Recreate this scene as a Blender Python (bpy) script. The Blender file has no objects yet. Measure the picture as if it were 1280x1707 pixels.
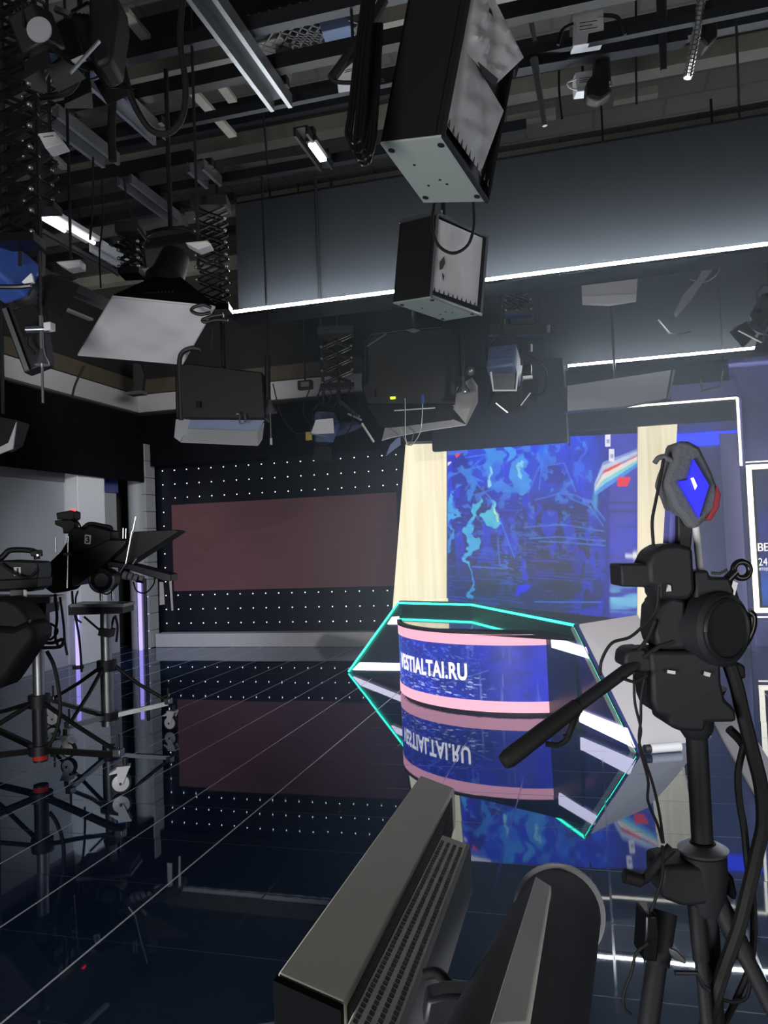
import bpy, bmesh, math, random
import numpy as np
from mathutils import Vector, Matrix
random.seed(7)
rng = np.random.RandomState(5)
SC = bpy.context.scene
COL = SC.collection

# ------------------------------------------------------------------ camera
F, EYE = 1270.0, 1.88
YAW, PIT, ROLL = math.radians(15), math.radians(2.2), math.radians(2.3)
fw = Vector((-math.sin(YAW)*math.cos(PIT), math.cos(YAW)*math.cos(PIT), math.sin(PIT)))
r0 = Vector((math.cos(YAW), math.sin(YAW), 0)); u0 = r0.cross(fw)
rt = math.cos(ROLL)*r0 - math.sin(ROLL)*u0
up = math.cos(ROLL)*u0 + math.sin(ROLL)*r0
CAM = Vector((0, 0, EYE))
HF = Vector((-math.sin(YAW), math.cos(YAW), 0))     # level direction away from the viewer
HR = Vector((math.cos(YAW), math.sin(YAW), 0))
UZ = Vector((0, 0, 1))
def ray(x, y): return fw + rt*((x-640)/F) - up*((y-853.5)/F)
def _pl(x, y, ax, v):
    d = ray(x, y); t = (v-CAM[ax])/d[ax]; return CAM + d*t
def PX(x, y, v): return _pl(x, y, 0, v)
def PY(x, y, v): return _pl(x, y, 1, v)
def PZ(x, y, v): return _pl(x, y, 2, v)
def PD(x, y, d): return CAM + ray(x, y)*d
def PP(x, y, p, n):
    d = ray(x, y); return CAM + d*((Vector(p)-CAM).dot(n)/d.dot(n))
def PV(x, y, a, b):
    a = Vector((a[0], a[1], 0)); b = Vector((b[0], b[1], 0)); e = b-a
    return PP(x, y, a, Vector((e.y, -e.x, 0)))

cd = bpy.data.cameras.new('camera'); cam = bpy.data.objects.new('camera', cd); COL.objects.link(cam)
cd.sensor_fit = 'HORIZONTAL'; cd.sensor_width = 36; cd.lens = 36*F/1280; cd.clip_start = 0.02; cd.clip_end = 100
M = Matrix((rt, up, -fw)).transposed().to_4x4(); M.translation = CAM
cam.matrix_world = M; SC.camera = cam

# ------------------------------------------------------------------ materials
def srgb(r, g, b):
    f = lambda c: (c/255/12.92) if c/255 <= .04045 else ((c/255+.055)/1.055)**2.4
    return (f(r), f(g), f(b), 1)
def mat(name, col, rough=.5, metal=0., var=.12, scale=14., bump=0., emit=None, strength=0., spec=.5, coat=0.):
    m = bpy.data.materials.new(name); m.use_nodes = True
    nt = m.node_tree; b = nt.nodes['Principled BSDF']
    b.inputs['Roughness'].default_value = rough; b.inputs['Metallic'].default_value = metal
    b.inputs['Specular IOR Level'].default_value = spec; b.inputs['Coat Weight'].default_value = coat
    tc = nt.nodes.new('ShaderNodeTexCoord'); nz = nt.nodes.new('ShaderNodeTexNoise')
    nz.inputs['Scale'].default_value = scale; nz.inputs['Detail'].default_value = 4
    nt.links.new(tc.outputs['Object'], nz.inputs['Vector'])
    mx = nt.nodes.new('ShaderNodeMix'); mx.data_type = 'RGBA'
    mx.inputs[6].default_value = tuple(c*(1-var) for c in col[:3])+(1,)
    mx.inputs[7].default_value = tuple(min(1, c*(1+var)) for c in col[:3])+(1,)
    nt.links.new(nz.outputs['Fac'], mx.inputs[0]); nt.links.new(mx.outputs[2], b.inputs['Base Color'])
    if bump:
        bp = nt.nodes.new('ShaderNodeBump'); bp.inputs['Strength'].default_value = bump; bp.inputs['Distance'].default_value = .01
        nt.links.new(nz.outputs['Fac'], bp.inputs['Height']); nt.links.new(bp.outputs['Normal'], b.inputs['Normal'])
    if emit:
        b.inputs['Emission Color'].default_value = emit; b.inputs['Emission Strength'].default_value = strength
    return m
def glow(name, col, strength):
    return mat(name, (.02, .02, .02, 1), .5, emit=col, strength=strength)
def screen_mat(name, strength):
    m = bpy.data.materials.new(name); m.use_nodes = True; nt = m.node_tree; b = nt.nodes['Principled BSDF']
    b.inputs['Base Color'].default_value = (.01, .01, .012, 1); b.inputs['Roughness'].default_value = .35
    a = nt.nodes.new('ShaderNodeAttribute'); a.attribute_name = 'picture'
    nt.links.new(a.outputs['Color'], b.inputs['Emission Color']); b.inputs['Emission Strength'].default_value = strength
    return m

MT = dict(
    black=mat('black_paint', srgb(22, 22, 24), .55),
    tripod=mat('matt_black_metal', srgb(27, 29, 34), .65),
    blackgloss=mat('black_plastic', srgb(18, 18, 20), .3),
    drum=mat('matt_drum_black', srgb(24, 29, 36), .75),
    rubber=mat('black_rubber', srgb(16, 16, 17), .7),
    drape=mat('black_drape', srgb(9, 10, 14), .95, var=.3, scale=5, bump=.3, spec=.1),
    panel=mat('border_panel_grey', srgb(33, 37, 43), .9, var=.05, scale=2),
    panelb=mat('border_panel_black', srgb(34, 36, 42), .8, var=.1, scale=2),
    wall=mat('dark_wall_paint', srgb(44, 46, 46), .9, var=.15, scale=1.5),
    concrete=mat('concrete', srgb(120, 118, 112), .95, var=.4, scale=1.6, bump=.3),
    rib=mat('concrete_rib', srgb(146, 143, 135), .95, var=.3, scale=3),
    steel=mat('grey_steel', srgb(150, 152, 155), .38, .85),
    steeld=mat('dark_steel', srgb(52, 54, 58), .45, .6),
    alu=mat('aluminium', srgb(200, 202, 205), .25, .95),
    silver=mat('brushed_silver_plate', srgb(186, 198, 194), .6, .15, var=.04),
    white=mat('white_paint', srgb(215, 217, 222), .6, var=.03),
    cloth=mat('white_diffuser_cloth', srgb(222, 224, 230), .9, var=.05, scale=6, bump=.5),
    foil=mat('crumpled_white_diffuser', srgb(206, 206, 208), .7, .0, var=.22, scale=5, bump=1.0),
    greyset=mat('light_grey_set_panel', srgb(198, 196, 200), .6, var=.03),
    stepm=mat('grey_step', srgb(186, 188, 198), .5, var=.05),
    brown=mat('brown_board', srgb(98, 90, 78), .9, var=.3, scale=4),
    blue=mat('blue_lamp_enamel', srgb(62, 92, 170), .4, .2),
    bluegrey=mat('blue_grey_lamp_enamel', srgb(96, 112, 146), .45, .2),
    red=mat('red_plastic', srgb(150, 48, 50), .6),
    redtape=mat('red_tape', srgb(200, 48, 44), .6),
    beige=mat('grey_lamp_housing', srgb(226, 225, 214), .6, var=.03),
    groove=mat('dark_groove', srgb(40, 42, 42), .7),
    paper=mat('paper', srgb(225, 225, 225), .9, var=.03),
    ink=mat('ink', srgb(40, 42, 60), .8),
    navy=mat('navy_gloss_panel', srgb(46, 58, 122), .25, coat=.3),
    teal=mat('teal_glass_top', srgb(16, 96, 90), .05, coat=.6),
    deskdark=mat('dark_desk_panel', srgb(22, 62, 70), .35),
    leather=mat('dark_leather', srgb(20, 17, 16), .6, var=.3, bump=.3, spec=.25),
    wheel=mat('white_wheel_hub', srgb(205, 208, 214), .4, .1),
    brass=mat('brass_tag', srgb(190, 165, 95), .5, .3),
    dotpanel=mat('black_pixel_panel', srgb(14, 17, 30), .32, var=.1),
    sideblue=mat('blue_grey_wall_panel', srgb(122, 126, 214), .55, var=.05, scale=3),
    violet=mat('violet_wall_panel', srgb(150, 150, 230), .5, var=.05, scale=3),
    purplegrey=mat('grey_violet_panel', srgb(96, 94, 104), .6, var=.06, scale=2),
    pale=mat('pale_grey_panel', srgb(150, 153, 158), .6, var=.06, scale=2),
    foam=mat('grey_microphone_foam', srgb(98, 101, 108), .95, bump=.4, scale=90),
)
GL = dict(
    led=glow('white_led', (.92, .97, 1., 1), 64.),
    led2=glow('white_led_soft', (1., .98, .9, 1), 5.),
    frame=glow('warm_white_led', (1., .96, .8, 1), 3.),
    dot=glow('pixel_led', (.85, .9, 1., 1), 3.5),
    green=glow('green_led', (.03, .95, .6, 1), 5.),
    pink=glow('pink_screen_stripe', srgb(250, 178, 200), 1.4),
    bar=glow('white_screen_bar', srgb(240, 232, 255), 2.2),
    text=glow('white_screen_text', (1, .97, 1, 1), 1.6),
    bluebar=glow('blue_led', (.01, .03, 1., 1), 2.2),
    purple=glow('purple_led', (.40, .33, 1., 1), 1.7),
    yellow=glow('yellow_display', (.75, 1., .02, 1), 3.),
    tally=glow('red_tally', (1., .02, .04, 1), 5.),
    logo=glow('blue_sign', (.012, .012, .95, 1), 1.),
    lamp=glow('tube_lamp', (1., .96, .86, 1), 2.6),
    yline=glow('warm_line_led', (1., .95, .6, 1), 1.6),
)
def cream_mat():
    m = mat('cream_lightbox', srgb(235, 232, 200), .6); nt = m.node_tree; b = nt.nodes['Principled BSDF']
    tc = nt.nodes.new('ShaderNodeTexCoord'); wv = nt.nodes.new('ShaderNodeTexNoise'); mp = nt.nodes.new('ShaderNodeMapping')
    mp.inputs['Scale'].default_value = (9, 1, .25); wv.inputs['Scale'].default_value = 1.6
    nt.links.new(tc.outputs['Object'], mp.inputs['Vector']); nt.links.new(mp.outputs['Vector'], wv.inputs['Vector'])
    rp = nt.nodes.new('ShaderNodeValToRGB')
    rp.color_ramp.elements[0].position = .3; rp.color_ramp.elements[0].color = (.78, .74, .5, 1)
    rp.color_ramp.elements[1].position = .7; rp.color_ramp.elements[1].color = (.95, .94, .74, 1)
    nt.links.new(wv.outputs['Fac'], rp.inputs['Fac']); nt.links.new(rp.outputs['Color'], b.inputs['Emission Color'])
    b.inputs['Emission Strength'].default_value = 1.15
    return m
GL['cream'] = cream_mat()
def pink_mat():
    m = mat('idle_led_wall', srgb(70, 42, 46), .5); nt = m.node_tree; b = nt.nodes['Principled BSDF']
    tc = nt.nodes.new('ShaderNodeTexCoord'); n = nt.nodes.new('ShaderNodeTexNoise'); mp = nt.nodes.new('ShaderNodeMapping')
    mp.inputs['Scale'].default_value = (1.2, 1, 28); n.inputs['Scale'].default_value = 1.2; n.inputs['Detail'].default_value = 5
    nt.links.new(tc.outputs['Object'], mp.inputs['Vector']); nt.links.new(mp.outputs['Vector'], n.inputs['Vector'])
    rp = nt.nodes.new('ShaderNodeValToRGB')
    rp.color_ramp.elements[0].position = .3; rp.color_ramp.elements[0].color = (.055, .026, .032, 1)
    rp.color_ramp.elements[1].position = .6; rp.color_ramp.elements[1].color = (.070, .034, .040, 1)
    nt.links.new(n.outputs['Fac'], rp.inputs['Fac']); nt.links.new(rp.outputs['Color'], b.inputs['Emission Color'])
    b.inputs['Emission Strength'].default_value = .62
    return m
GL['pinkwall'] = pink_mat()

def floor_mat():
    m = bpy.data.materials.new('gloss_floor_tiles'); m.use_nodes = True; nt = m.node_tree; b = nt.nodes['Principled BSDF']
    L = nt.links.new; N = nt.nodes.new
    tc = N('ShaderNodeTexCoord'); sp = N('ShaderNodeSeparateXYZ'); L(tc.outputs['Object'], sp.inputs[0])
    def mth(op, a, bb=None):
        n = N('ShaderNodeMath'); n.operation = op
        for i, v in enumerate((a, bb)):
            if v is None: continue
            if isinstance(v, (int, float)): n.inputs[i].default_value = v
            else: L(v, n.inputs[i])
        return n.outputs[0]
    S = .6
    ux = mth('DIVIDE', mth('ADD', sp.outputs[0], 1.435+60*S), S); uy = mth('DIVIDE', mth('ADD', sp.outputs[1], -5.17+60*S), S)
    def line(u, w):
        fr = mth('FRACT', u); d = mth('MINIMUM', fr, mth('SUBTRACT', 1.0, fr)); return mth('LESS_THAN', d, w/S)
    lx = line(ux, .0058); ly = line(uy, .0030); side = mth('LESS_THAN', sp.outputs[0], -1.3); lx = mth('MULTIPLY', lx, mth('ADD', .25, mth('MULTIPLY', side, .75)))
    cb = N('ShaderNodeCombineXYZ'); L(mth('FLOOR', ux), cb.inputs[0]); L(mth('FLOOR', uy), cb.inputs[1])
    wn = N('ShaderNodeTexWhiteNoise'); wn.noise_dimensions = '2D'; L(cb.outputs[0], wn.inputs['Vector'])
    vs = N('ShaderNodeVectorMath'); vs.operation = 'SUBTRACT'; L(wn.outputs['Color'], vs.inputs[0]); vs.inputs[1].default_value = (.5, .5, .5)
    vm = N('ShaderNodeVectorMath'); vm.operation = 'MULTIPLY'; L(vs.outputs[0], vm.inputs[0]); vm.inputs[1].default_value = (.0035, .0035, 0)
    va = N('ShaderNodeVectorMath'); va.operation = 'ADD'; L(vm.outputs[0], va.inputs[0]); va.inputs[1].default_value = (0, 0, 1)
    vn = N('ShaderNodeVectorMath'); vn.operation = 'NORMALIZE'; L(va.outputs[0], vn.inputs[0]); L(vn.outputs[0], b.inputs['Normal'])
    nz = N('ShaderNodeTexNoise'); nz.inputs['Scale'].default_value = .9; nz.inputs['Detail'].default_value = 6; L(tc.outputs['Object'], nz.inputs['Vector'])
    rr = N('ShaderNodeMapRange'); rr.inputs['From Min'].default_value = .35; rr.inputs['From Max'].default_value = .75
    rr.inputs['To Min'].default_value = .012; rr.inputs['To Max'].default_value = .04; L(nz.outputs['Fac'], rr.inputs['Value'])
    m1 = N('ShaderNodeMix'); m1.data_type = 'RGBA'; m1.inputs[6].default_value = (.012, .026, .064, 1); m1.inputs[7].default_value = (.004, .005, .008, 1); L(ly, m1.inputs[0])
    m2 = N('ShaderNodeMix'); m2.data_type = 'RGBA'; L(m1.outputs[2], m2.inputs[6]); L(lx, m2.inputs[0])
    m4 = N('ShaderNodeMix'); m4.data_type = 'RGBA'; L(side, m4.inputs[0]); m4.inputs[6].default_value = (.02, .03, .05, 1); m4.inputs[7].default_value = (.85, .87, .92, 1); L(m4.outputs[2], m2.inputs[7])  # left joints painted bright, imitating bevels that catch the light
    L(m2.outputs[2], b.inputs['Base Color'])
    anyl = mth('MAXIMUM', lx, ly)
    m3 = N('ShaderNodeMix'); m3.data_type = 'FLOAT'; L(anyl, m3.inputs[0]); L(rr.outputs[0], m3.inputs[2]); m3.inputs[3].default_value = .35
    L(m3.outputs[0], b.inputs['Roughness'])
    b.inputs['IOR'].default_value = 3.0; b.inputs['Specular Tint'].default_value = (.72, .84, 1, 1)
    return m
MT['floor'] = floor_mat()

def ceil_mat():
    m = mat('ceiling_slabs', srgb(84, 83, 78), .95, var=.35, scale=1.2, bump=.3); nt = m.node_tree; b = nt.nodes['Principled BSDF']
    tc = nt.nodes.new('ShaderNodeTexCoord'); br = nt.nodes.new('ShaderNodeTexBrick'); br.inputs['Scale'].default_value = .6
    br.inputs['Color1'].default_value = (.085, .083, .075, 1); br.inputs['Color2'].default_value = (.06, .058, .053, 1); br.inputs['Mortar'].default_value = (.03, .03, .03, 1)
    br.inputs['Mortar Size'].default_value = .012
    nt.links.new(tc.outputs['Object'], br.inputs['Vector'])
    old = b.inputs['Base Color'].links[0].from_socket
    mx = nt.nodes.new('ShaderNodeMix'); mx.data_type = 'RGBA'; mx.inputs[0].default_value = .6
    nt.links.new(old, mx.inputs[6]); nt.links.new(br.outputs['Color'], mx.inputs[7]); nt.links.new(mx.outputs[2], b.inputs['Base Color'])
    return m
MT['ceiling'] = ceil_mat()

# ------------------------------------------------------------------ mesh helpers
def basis(d):
    d = Vector(d).normalized(); a = UZ if abs(d.z) < .9 else Vector((1, 0, 0))
    x = a.cross(d).normalized(); return x, d.cross(x).normalized(), d
def spl(pts, n=8):
    pts = [Vector(p) for p in pts]
    if len(pts) < 3: return pts
    P = [2*pts[0]-pts[1]] + pts + [2*pts[-1]-pts[-2]]; out = []
    for i in range(1, len(P)-2):
        for k in range(n):
            t = k/n; a, b, c, d = P[i-1:i+3]
            out.append(.5*((2*b)+(c-a)*t+(2*a-5*b+4*c-d)*t*t+(3*b-a-3*c+d)*t**3))
    out.append(pts[-1]); return out
class MB:
    def __init__(s): s.v = []; s.f = []
    def add(s, vs, fs):
        o = len(s.v); s.v += [Vector(q) for q in vs]; s.f += [tuple(i+o for i in q) for q in fs]; return s
    def box(s, c, d, R=None):
        c = Vector(c); X, Y, Z = R if R else (Vector((1, 0, 0)), Vector((0, 1, 0)), UZ)
        vs = [c + X*(d[0]/2*i) + Y*(d[1]/2*j) + Z*(d[2]/2*k) for k in (-1, 1) for j in (-1, 1) for i in (-1, 1)]
        return s.add(vs, [(0, 2, 3, 1), (4, 5, 7, 6), (0, 1, 5, 4), (2, 6, 7, 3), (0, 4, 6, 2), (1, 3, 7, 5)])
    def bar(s, p0, p1, w, h=None, upv=UZ):
        p0, p1 = Vector(p0), Vector(p1); d = (p1-p0); l = d.length; d.normalize(); h = h or w
        x = d.cross(upv)
        if x.length < 1e-4: x = d.cross(Vector((1, 0, 0)))
        x.normalize(); y = x.cross(d)
        return s.box((p0+p1)/2, (w, l, h), (x, d, y))
    def prism(s, poly, vec):
        poly = [Vector(p) for p in poly]; vec = Vector(vec); n = len(poly)
        return s.add(poly+[p+vec for p in poly], [tuple(range(n)), tuple(range(2*n-1, n-1, -1))]+[(i, i+n, (i+1) % n+n, (i+1) % n) for i in range(n)])
    def hexa(s, a, b):
        return s.add(list(a)+list(b), [(0, 1, 2, 3), (7, 6, 5, 4)]+[(i, i+4, (i+1) % 4+4, (i+1) % 4) for i in range(4)])
    def tube(s, pts, r, n=8):
        pts = [Vector(p) for p in pts]; m = len(pts); rs = r if isinstance(r, (list, tuple)) else [r]*m
        d0 = (pts[1]-pts[0]).normalized(); x, y, _ = basis(d0); rings = []
        for i, p in enumerate(pts):
            d = (pts[min(i+1, m-1)]-pts[max(i-1, 0)])
            d = d.normalized() if d.length > 1e-9 else d0
            x = (x-d*x.dot(d)).normalized(); y = d.cross(x)
            rings.append([p+(x*math.cos(2*math.pi*k/n)+y*math.sin(2*math.pi*k/n))*rs[i] for k in range(n)])
        vs = [q for g in rings for q in g]; fs = []
        for i in range(m-1):
            for k in range(n): fs.append((i*n+k, i*n+(k+1) % n, (i+1)*n+(k+1) % n, (i+1)*n+k))
        fs += [tuple(range(n-1, -1, -1)), tuple((m-1)*n+k for k in range(n))]
        return s.add(vs, fs)
    def cyl(s, p0, p1, ra, rb=None, n=24): return s.tube([p0, p1], [ra, ra if rb is None else rb], n)
    def lathe(s, prof, o, ax, n=28):
        o = Vector(o); x, y, d = basis(ax); vs = []; fs = []; m = len(prof)
        for (r, h) in prof:
            for k in range(n): vs.append(o+d*h+(x*math.cos(2*math.pi*k/n)+y*math.sin(2*math.pi*k/n))*max(r, 1e-4))
        for i in range(m-1):
            for k in range(n): fs.append((i*n+k, i*n+(k+1) % n, (i+1)*n+(k+1) % n, (i+1)*n+k))
        fs += [tuple(range(n-1, -1, -1)), tuple((m-1)*n+k for k in range(n))]
        return s.add(vs, fs)
    def torus(s, c, R, r, ax, n=28, m=8, a0=0, a1=2*math.pi):
        x, y, d = basis(ax); full = abs(a1-a0-2*math.pi) < 1e-6; c = Vector(c)
        return s.tube([c+(x*math.cos(a0+(a1-a0)*i/n)+y*math.sin(a0+(a1-a0)*i/n))*R for i in range(n+1)], r, m)
    def ball(s, c, r, sc=(1, 1, 1), n=14):
        c = Vector(c); vs = []; fs = []; m = n//2+1
        for i in range(m+1):
            th = math.pi*i/m
            for k in range(n):
                ph = 2*math.pi*k/n
                vs.append(c+Vector((r*sc[0]*math.sin(th)*math.cos(ph), r*sc[1]*math.sin(th)*math.sin(ph), r*sc[2]*math.cos(th))))
        for i in range(m):
            for k in range(n): fs.append((i*n+k, (i+1)*n+k, (i+1)*n+(k+1) % n, i*n+(k+1) % n))
        return s.add(vs, fs)
    def slab(s, px, d, t):                       # outline at a distance d, with thickness t away from the viewer
        return s.prism([PD(x, y, d) for x, y in px], HF*t)
    def build(s, name, m, parent=None, bevel=0., smooth=None):
        me = bpy.data.meshes.new(name); off = Vector((0, 0, 0))
        root = parent
        while root is not None and root.parent is not None: root = root.parent
        if root is not None: off = root.location.copy()
        elif True:
            lo = Vector((min(q[i] for q in s.v) for i in range(3))); hi = Vector((max(q[i] for q in s.v) for i in range(3)))
            off = Vector(((lo.x+hi.x)/2, (lo.y+hi.y)/2, lo.z))
        me.from_pydata([tuple(q-off) for q in s.v], [], s.f)
        bm = bmesh.new(); bm.from_mesh(me); bmesh.ops.remove_doubles(bm, verts=bm.verts, dist=1e-6) if False else None
        bmesh.ops.recalc_face_normals(bm, faces=bm.faces); bm.to_mesh(me); bm.free()
        me.materials.append(MT[m] if m in MT else GL[m])
        o = bpy.data.objects.new(name, me); COL.objects.link(o)
        if parent is not None: o.parent = parent
        else: o.location = off
        if smooth is not False:
            for p in me.polygons: p.use_smooth = True
            try: me.set_sharp_from_angle(angle=math.radians(38))
            except Exception: pass
        if bevel:
            b = o.modifiers.new('bevel', 'BEVEL'); b.width = bevel; b.segments = 2; b.limit_method = 'ANGLE'
        return o
def thing(name, label, cat, loc, group=None):
    o = bpy.data.objects.new(name, None); COL.objects.link(o); o.location = Vector(loc); o.empty_display_size = .1
    return tag(o, label, cat, group)
def tag(o, label, cat, group=None, kind=None):
    o['label'] = label; o['category'] = cat
    if group: o['group'] = group
    if kind: o['kind'] = kind
    return o
def struct(o): o['kind'] = 'structure'; return o
def dup(root, delta, label=None):
    r = root.copy(); COL.objects.link(r); r.location = root.location+Vector(delta)
    if label: r['label'] = label
    for ch in list(root.children):
        c = ch.copy(); COL.objects.link(c); c.parent = r
        for g in list(ch.children):
            d = g.copy(); COL.objects.link(d); d.parent = c
    return r
def text_mesh(body, size, bold=0., gap=1.):
    cu = bpy.data.curves.new('t', 'FONT'); cu.body = body; cu.size = size; cu.offset = bold; cu.space_character = gap; cu.resolution_u = 4
    o = bpy.data.objects.new('t', cu); COL.objects.link(o)
    bpy.context.view_layer.update()
    me = bpy.data.meshes.new_from_object(o.evaluated_get(bpy.context.evaluated_depsgraph_get()))
    vs = [Vector(q.co) for q in me.vertices]; fs = [tuple(p.vertices) for p in me.polygons]
    bpy.data.objects.remove(o); bpy.data.curves.remove(cu); bpy.data.meshes.remove(me)
    return vs, fs

# ------------------------------------------------------------------ shell
XL, XR, YF, YB, ZC = -9.4, 7.5, -4.0, 14.6, 7.0
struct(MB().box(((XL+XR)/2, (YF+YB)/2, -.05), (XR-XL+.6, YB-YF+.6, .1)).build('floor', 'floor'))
struct(MB().box(((XL+XR)/2, (YF+YB)/2, ZC+.1), (XR-XL+.6, YB-YF+.6, .2)).build('ceiling', 'ceiling'))
struct(MB().box(((XL+XR)/2, YB+.1, ZC/2), (XR-XL+.4, .2, ZC)).build('wall_back', 'wall'))
struct(MB().box((XL-.1, (YF+YB)/2, ZC/2), (.2, YB-YF, ZC)).build('wall_left', 'wall'))
struct(MB().box((XR+.1, (YF+YB)/2, ZC/2), (.2, YB-YF, ZC)).build('wall_right', 'wall'))
struct(MB().box(((XL+XR)/2, YF-.1, ZC/2), (XR-XL+.4, .2, ZC)).build('wall_front', 'wall'))
# white band and brown board running round under the ceiling
struct(MB().box((XL+.04, (YF+YB)/2, 5.07), (.08, YB-YF, .38)).box((XL+.06, (YF+YB)/2, 4.9), (.12, YB-YF, .05)).build('trim_1', 'white'))
struct(MB().box(((XL-1)/2, YB-.04, 5.07), (-XL-1, .08, .38)).box(((XL-1)/2, YB-.06, 4.9), (-XL-1, .12, .05)).build('trim_2', 'white'))
struct(MB().box((XL+.05, (YF+YB)/2, 5.43), (.1, YB-YF, .3)).build('trim_3', 'brown'))
struct(MB().box(((XL-1)/2, YB-.05, 5.43), (-XL-1, .1, .3)).build('trim_4', 'brown'))
for i, y in enumerate((4.2, 5.6, 7.0, 8.6, 10.2, 12.2)):
    struct(MB().box(((XL+XR)/2, y, ZC-.09), (XR-XL, .2, .18)).build('trim_%d' % (5+i), 'rib'))
for i, y in enumerate((4.9, 6.4, 7.9)):
    struct(MB().box((-2, y, ZC-.15), (12, .12, .3)).build('trim_%d' % (11+i), 'steeld'))

# ------------------------------------------------------------------ back of the set
YD = 13.5
t = thing('pixel_light_wall', 'black wall panel dotted with rows of tiny white lights around a dull pink screen', 'light panel', (-5.6, YD+.15, .26))
MB().box((-5.65, YD+.15, 2.35), (5.3, .3, 4.2)).build('panel', 'dotpanel', t)
MB().box((-5.66, YD-.02, 1.913), (4.58, .05, 1.70)).build('screen', 'pinkwall', t)
dots = []
for r in range(12):
    for c in range(20):
        x = -8.152+c*.267; z = 3.455-r*.275
        if 3 <= r <= 8 and c > 0: continue
        if x > -3.1: continue
        dots.append((x, z))
d0 = None; rest = MB()
for i, (x, z) in enumerate(dots):
    if i < 100:
        if d0 is None:
            d0 = MB().ball((x, YD-.006, z), .0105, (1, .6, 1), 8).build('pixel_light', 'dot', t)
            base = (x, z)
        else:
            d = d0.copy(); COL.objects.link(d); d.parent = t; d.location = (x-base[0], 0, z-base[1])
    else: rest.ball((x, YD-.006, z), .0105, (1, .6, 1), 8)
rest.build('pixel_lights', 'dot', t)['kind'] = 'stuff'
tag(MB().box((-5.62, YD-.155, .13), (5.24, .28, .26)).build('stage_step', 'stepm', bevel=.01), 'long low grey step along the foot of the dotted wall panel', 'step')

# black drapes hanging in front of the walls
def drape(name, p0, p1, z0, z1, label, folds=.018, n=60):
    mb = MB(); p0, p1 = Vector((p0[0], p0[1], 0)), Vector((p1[0], p1[1], 0)); e = p1-p0; nrm = Vector((e.y, -e.x, 0)).normalized()
    a = []; b = []
    for i in range(n+1):
        q = p0+e*(i/n)+nrm*folds*math.sin(i*1.9+math.sin(i*.7))
        a.append(q); b.append(q+nrm*.03)
    vs = []; 
    for i in range(n+1): vs += [a[i]+UZ*z0, a[i]+UZ*z1, b[i]+UZ*z1, b[i]+UZ*z0]
    fs = []
    for i in range(n):
        for k in range(4): fs.append((i*4+k, i*4+(k+1) % 4, i*4+4+(k+1) % 4, i*4+4+k))
    fs += [(0, 1, 2, 3), (n*4+3, n*4+2, n*4+1, n*4)]
    mb.add(vs, fs); return tag(mb.build(name, 'drape'), label, 'curtain')
drape('border_drape', (-8.45, 13.25), (-2.95, 13.25), 3.53, PY(280, 690, 13.25).z, 'black cloth border hanging above the dotted wall panel')
zl = PX(70, 785, -8.3).z
drape('border_drape', (-8.3, 5.5), (-8.3, 13.2), zl, PX(160, 675, -8.3).z, 'black cloth border hanging above the grey panels on the left')

# left side scenery, standing along x = -8.6
def yx(x): return PX(x, 925, -8.6).y
XS = -8.6
ya, yb = yx(-60), yx(109)
t = thing('scenic_panel', 'wide pale grey scenic panel behind the two studio cameras', 'scenic panel', (XS-.1, (ya+yb)/2, 0))
MB().box((XS-.1, (ya+yb)/2, 1.55), (.2, yb-ya, 3.1)).build('panel', 'pale', t)
MB().box((XS-.1, (ya+yb)/2, 3.5), (.24, yb-ya, .8)).build('top_band', 'purplegrey', t)
ya, yb = yx(111), yx(157)
tag(MB().box((XS+.05, (ya+yb)/2, 2.0), (.4, yb-ya, 4.0)).build('square_column', 'white', bevel=.01), 'tall square white column beside the pale grey panel', 'column')
ya, yb = yx(158), yx(200)
t = thing('scenic_panel', 'narrow grey scenic panel with glossy dark blue top, right of the white column', 'scenic panel', (XS-.15, (ya+yb)/2, 0))
MB().box((XS-.15, (ya+yb)/2, 1.5), (.2, yb-ya, 3.0)).build('panel', 'pale', t)
MB().box((XS-.12, (ya+yb)/2, 3.45), (.24, yb-ya, .9)).build('top_band', 'navy', t)
yc = yx(227)
t = thing('round_column', 'slim light grey rounded column with lilac light at its foot', 'column', (XS+.1, yc, 0))
MB().cyl((XS+.1, yc-.1, 0), (XS+.1, yc-.1, 4.0), .16).build('shaft', 'pale', t)
MB().cyl((XS+.27, yc-.34, 0), (XS+.27, yc-.34, 1.3), .034, n=12).build('light_tube', 'purple', t)
MB().cyl((XS+.31, yc-.12, 0), (XS+.31, yc-.12, 1.3), .02, n=12).build('light_tube', 'purple', t)
MB().cyl((XS+.33, yc-.24, 0), (XS+.33, yc-.24, 1.35), .03, n=12).build('post', 'black', t)
yc = yx(252)
t = thing('block_column', 'grey block column with thin joints at the left edge of the dotted wall', 'column', (XS+.1, YD-.35, 0))
for k in range(12): MB().box((XS+.17, YD-.28, .17+k*.33), (.34, .34, .322)).build('block', 'pale', t, bevel=.008)
yc = yx(100)
t = thing('purple_uplight', 'lilac tube light standing at the foot of the pale panel behind the cameras', 'light', (XS+.3, yc, 0))
MB().cyl((XS+.3, yc, .03), (XS+.3, yc, 1.0), .034, n=12).build('tube', 'purple', t)
MB().cyl((XS+.3, yc, 0), (XS+.3, yc, .03), .09, n=16).build('base', 'black', t)

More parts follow.
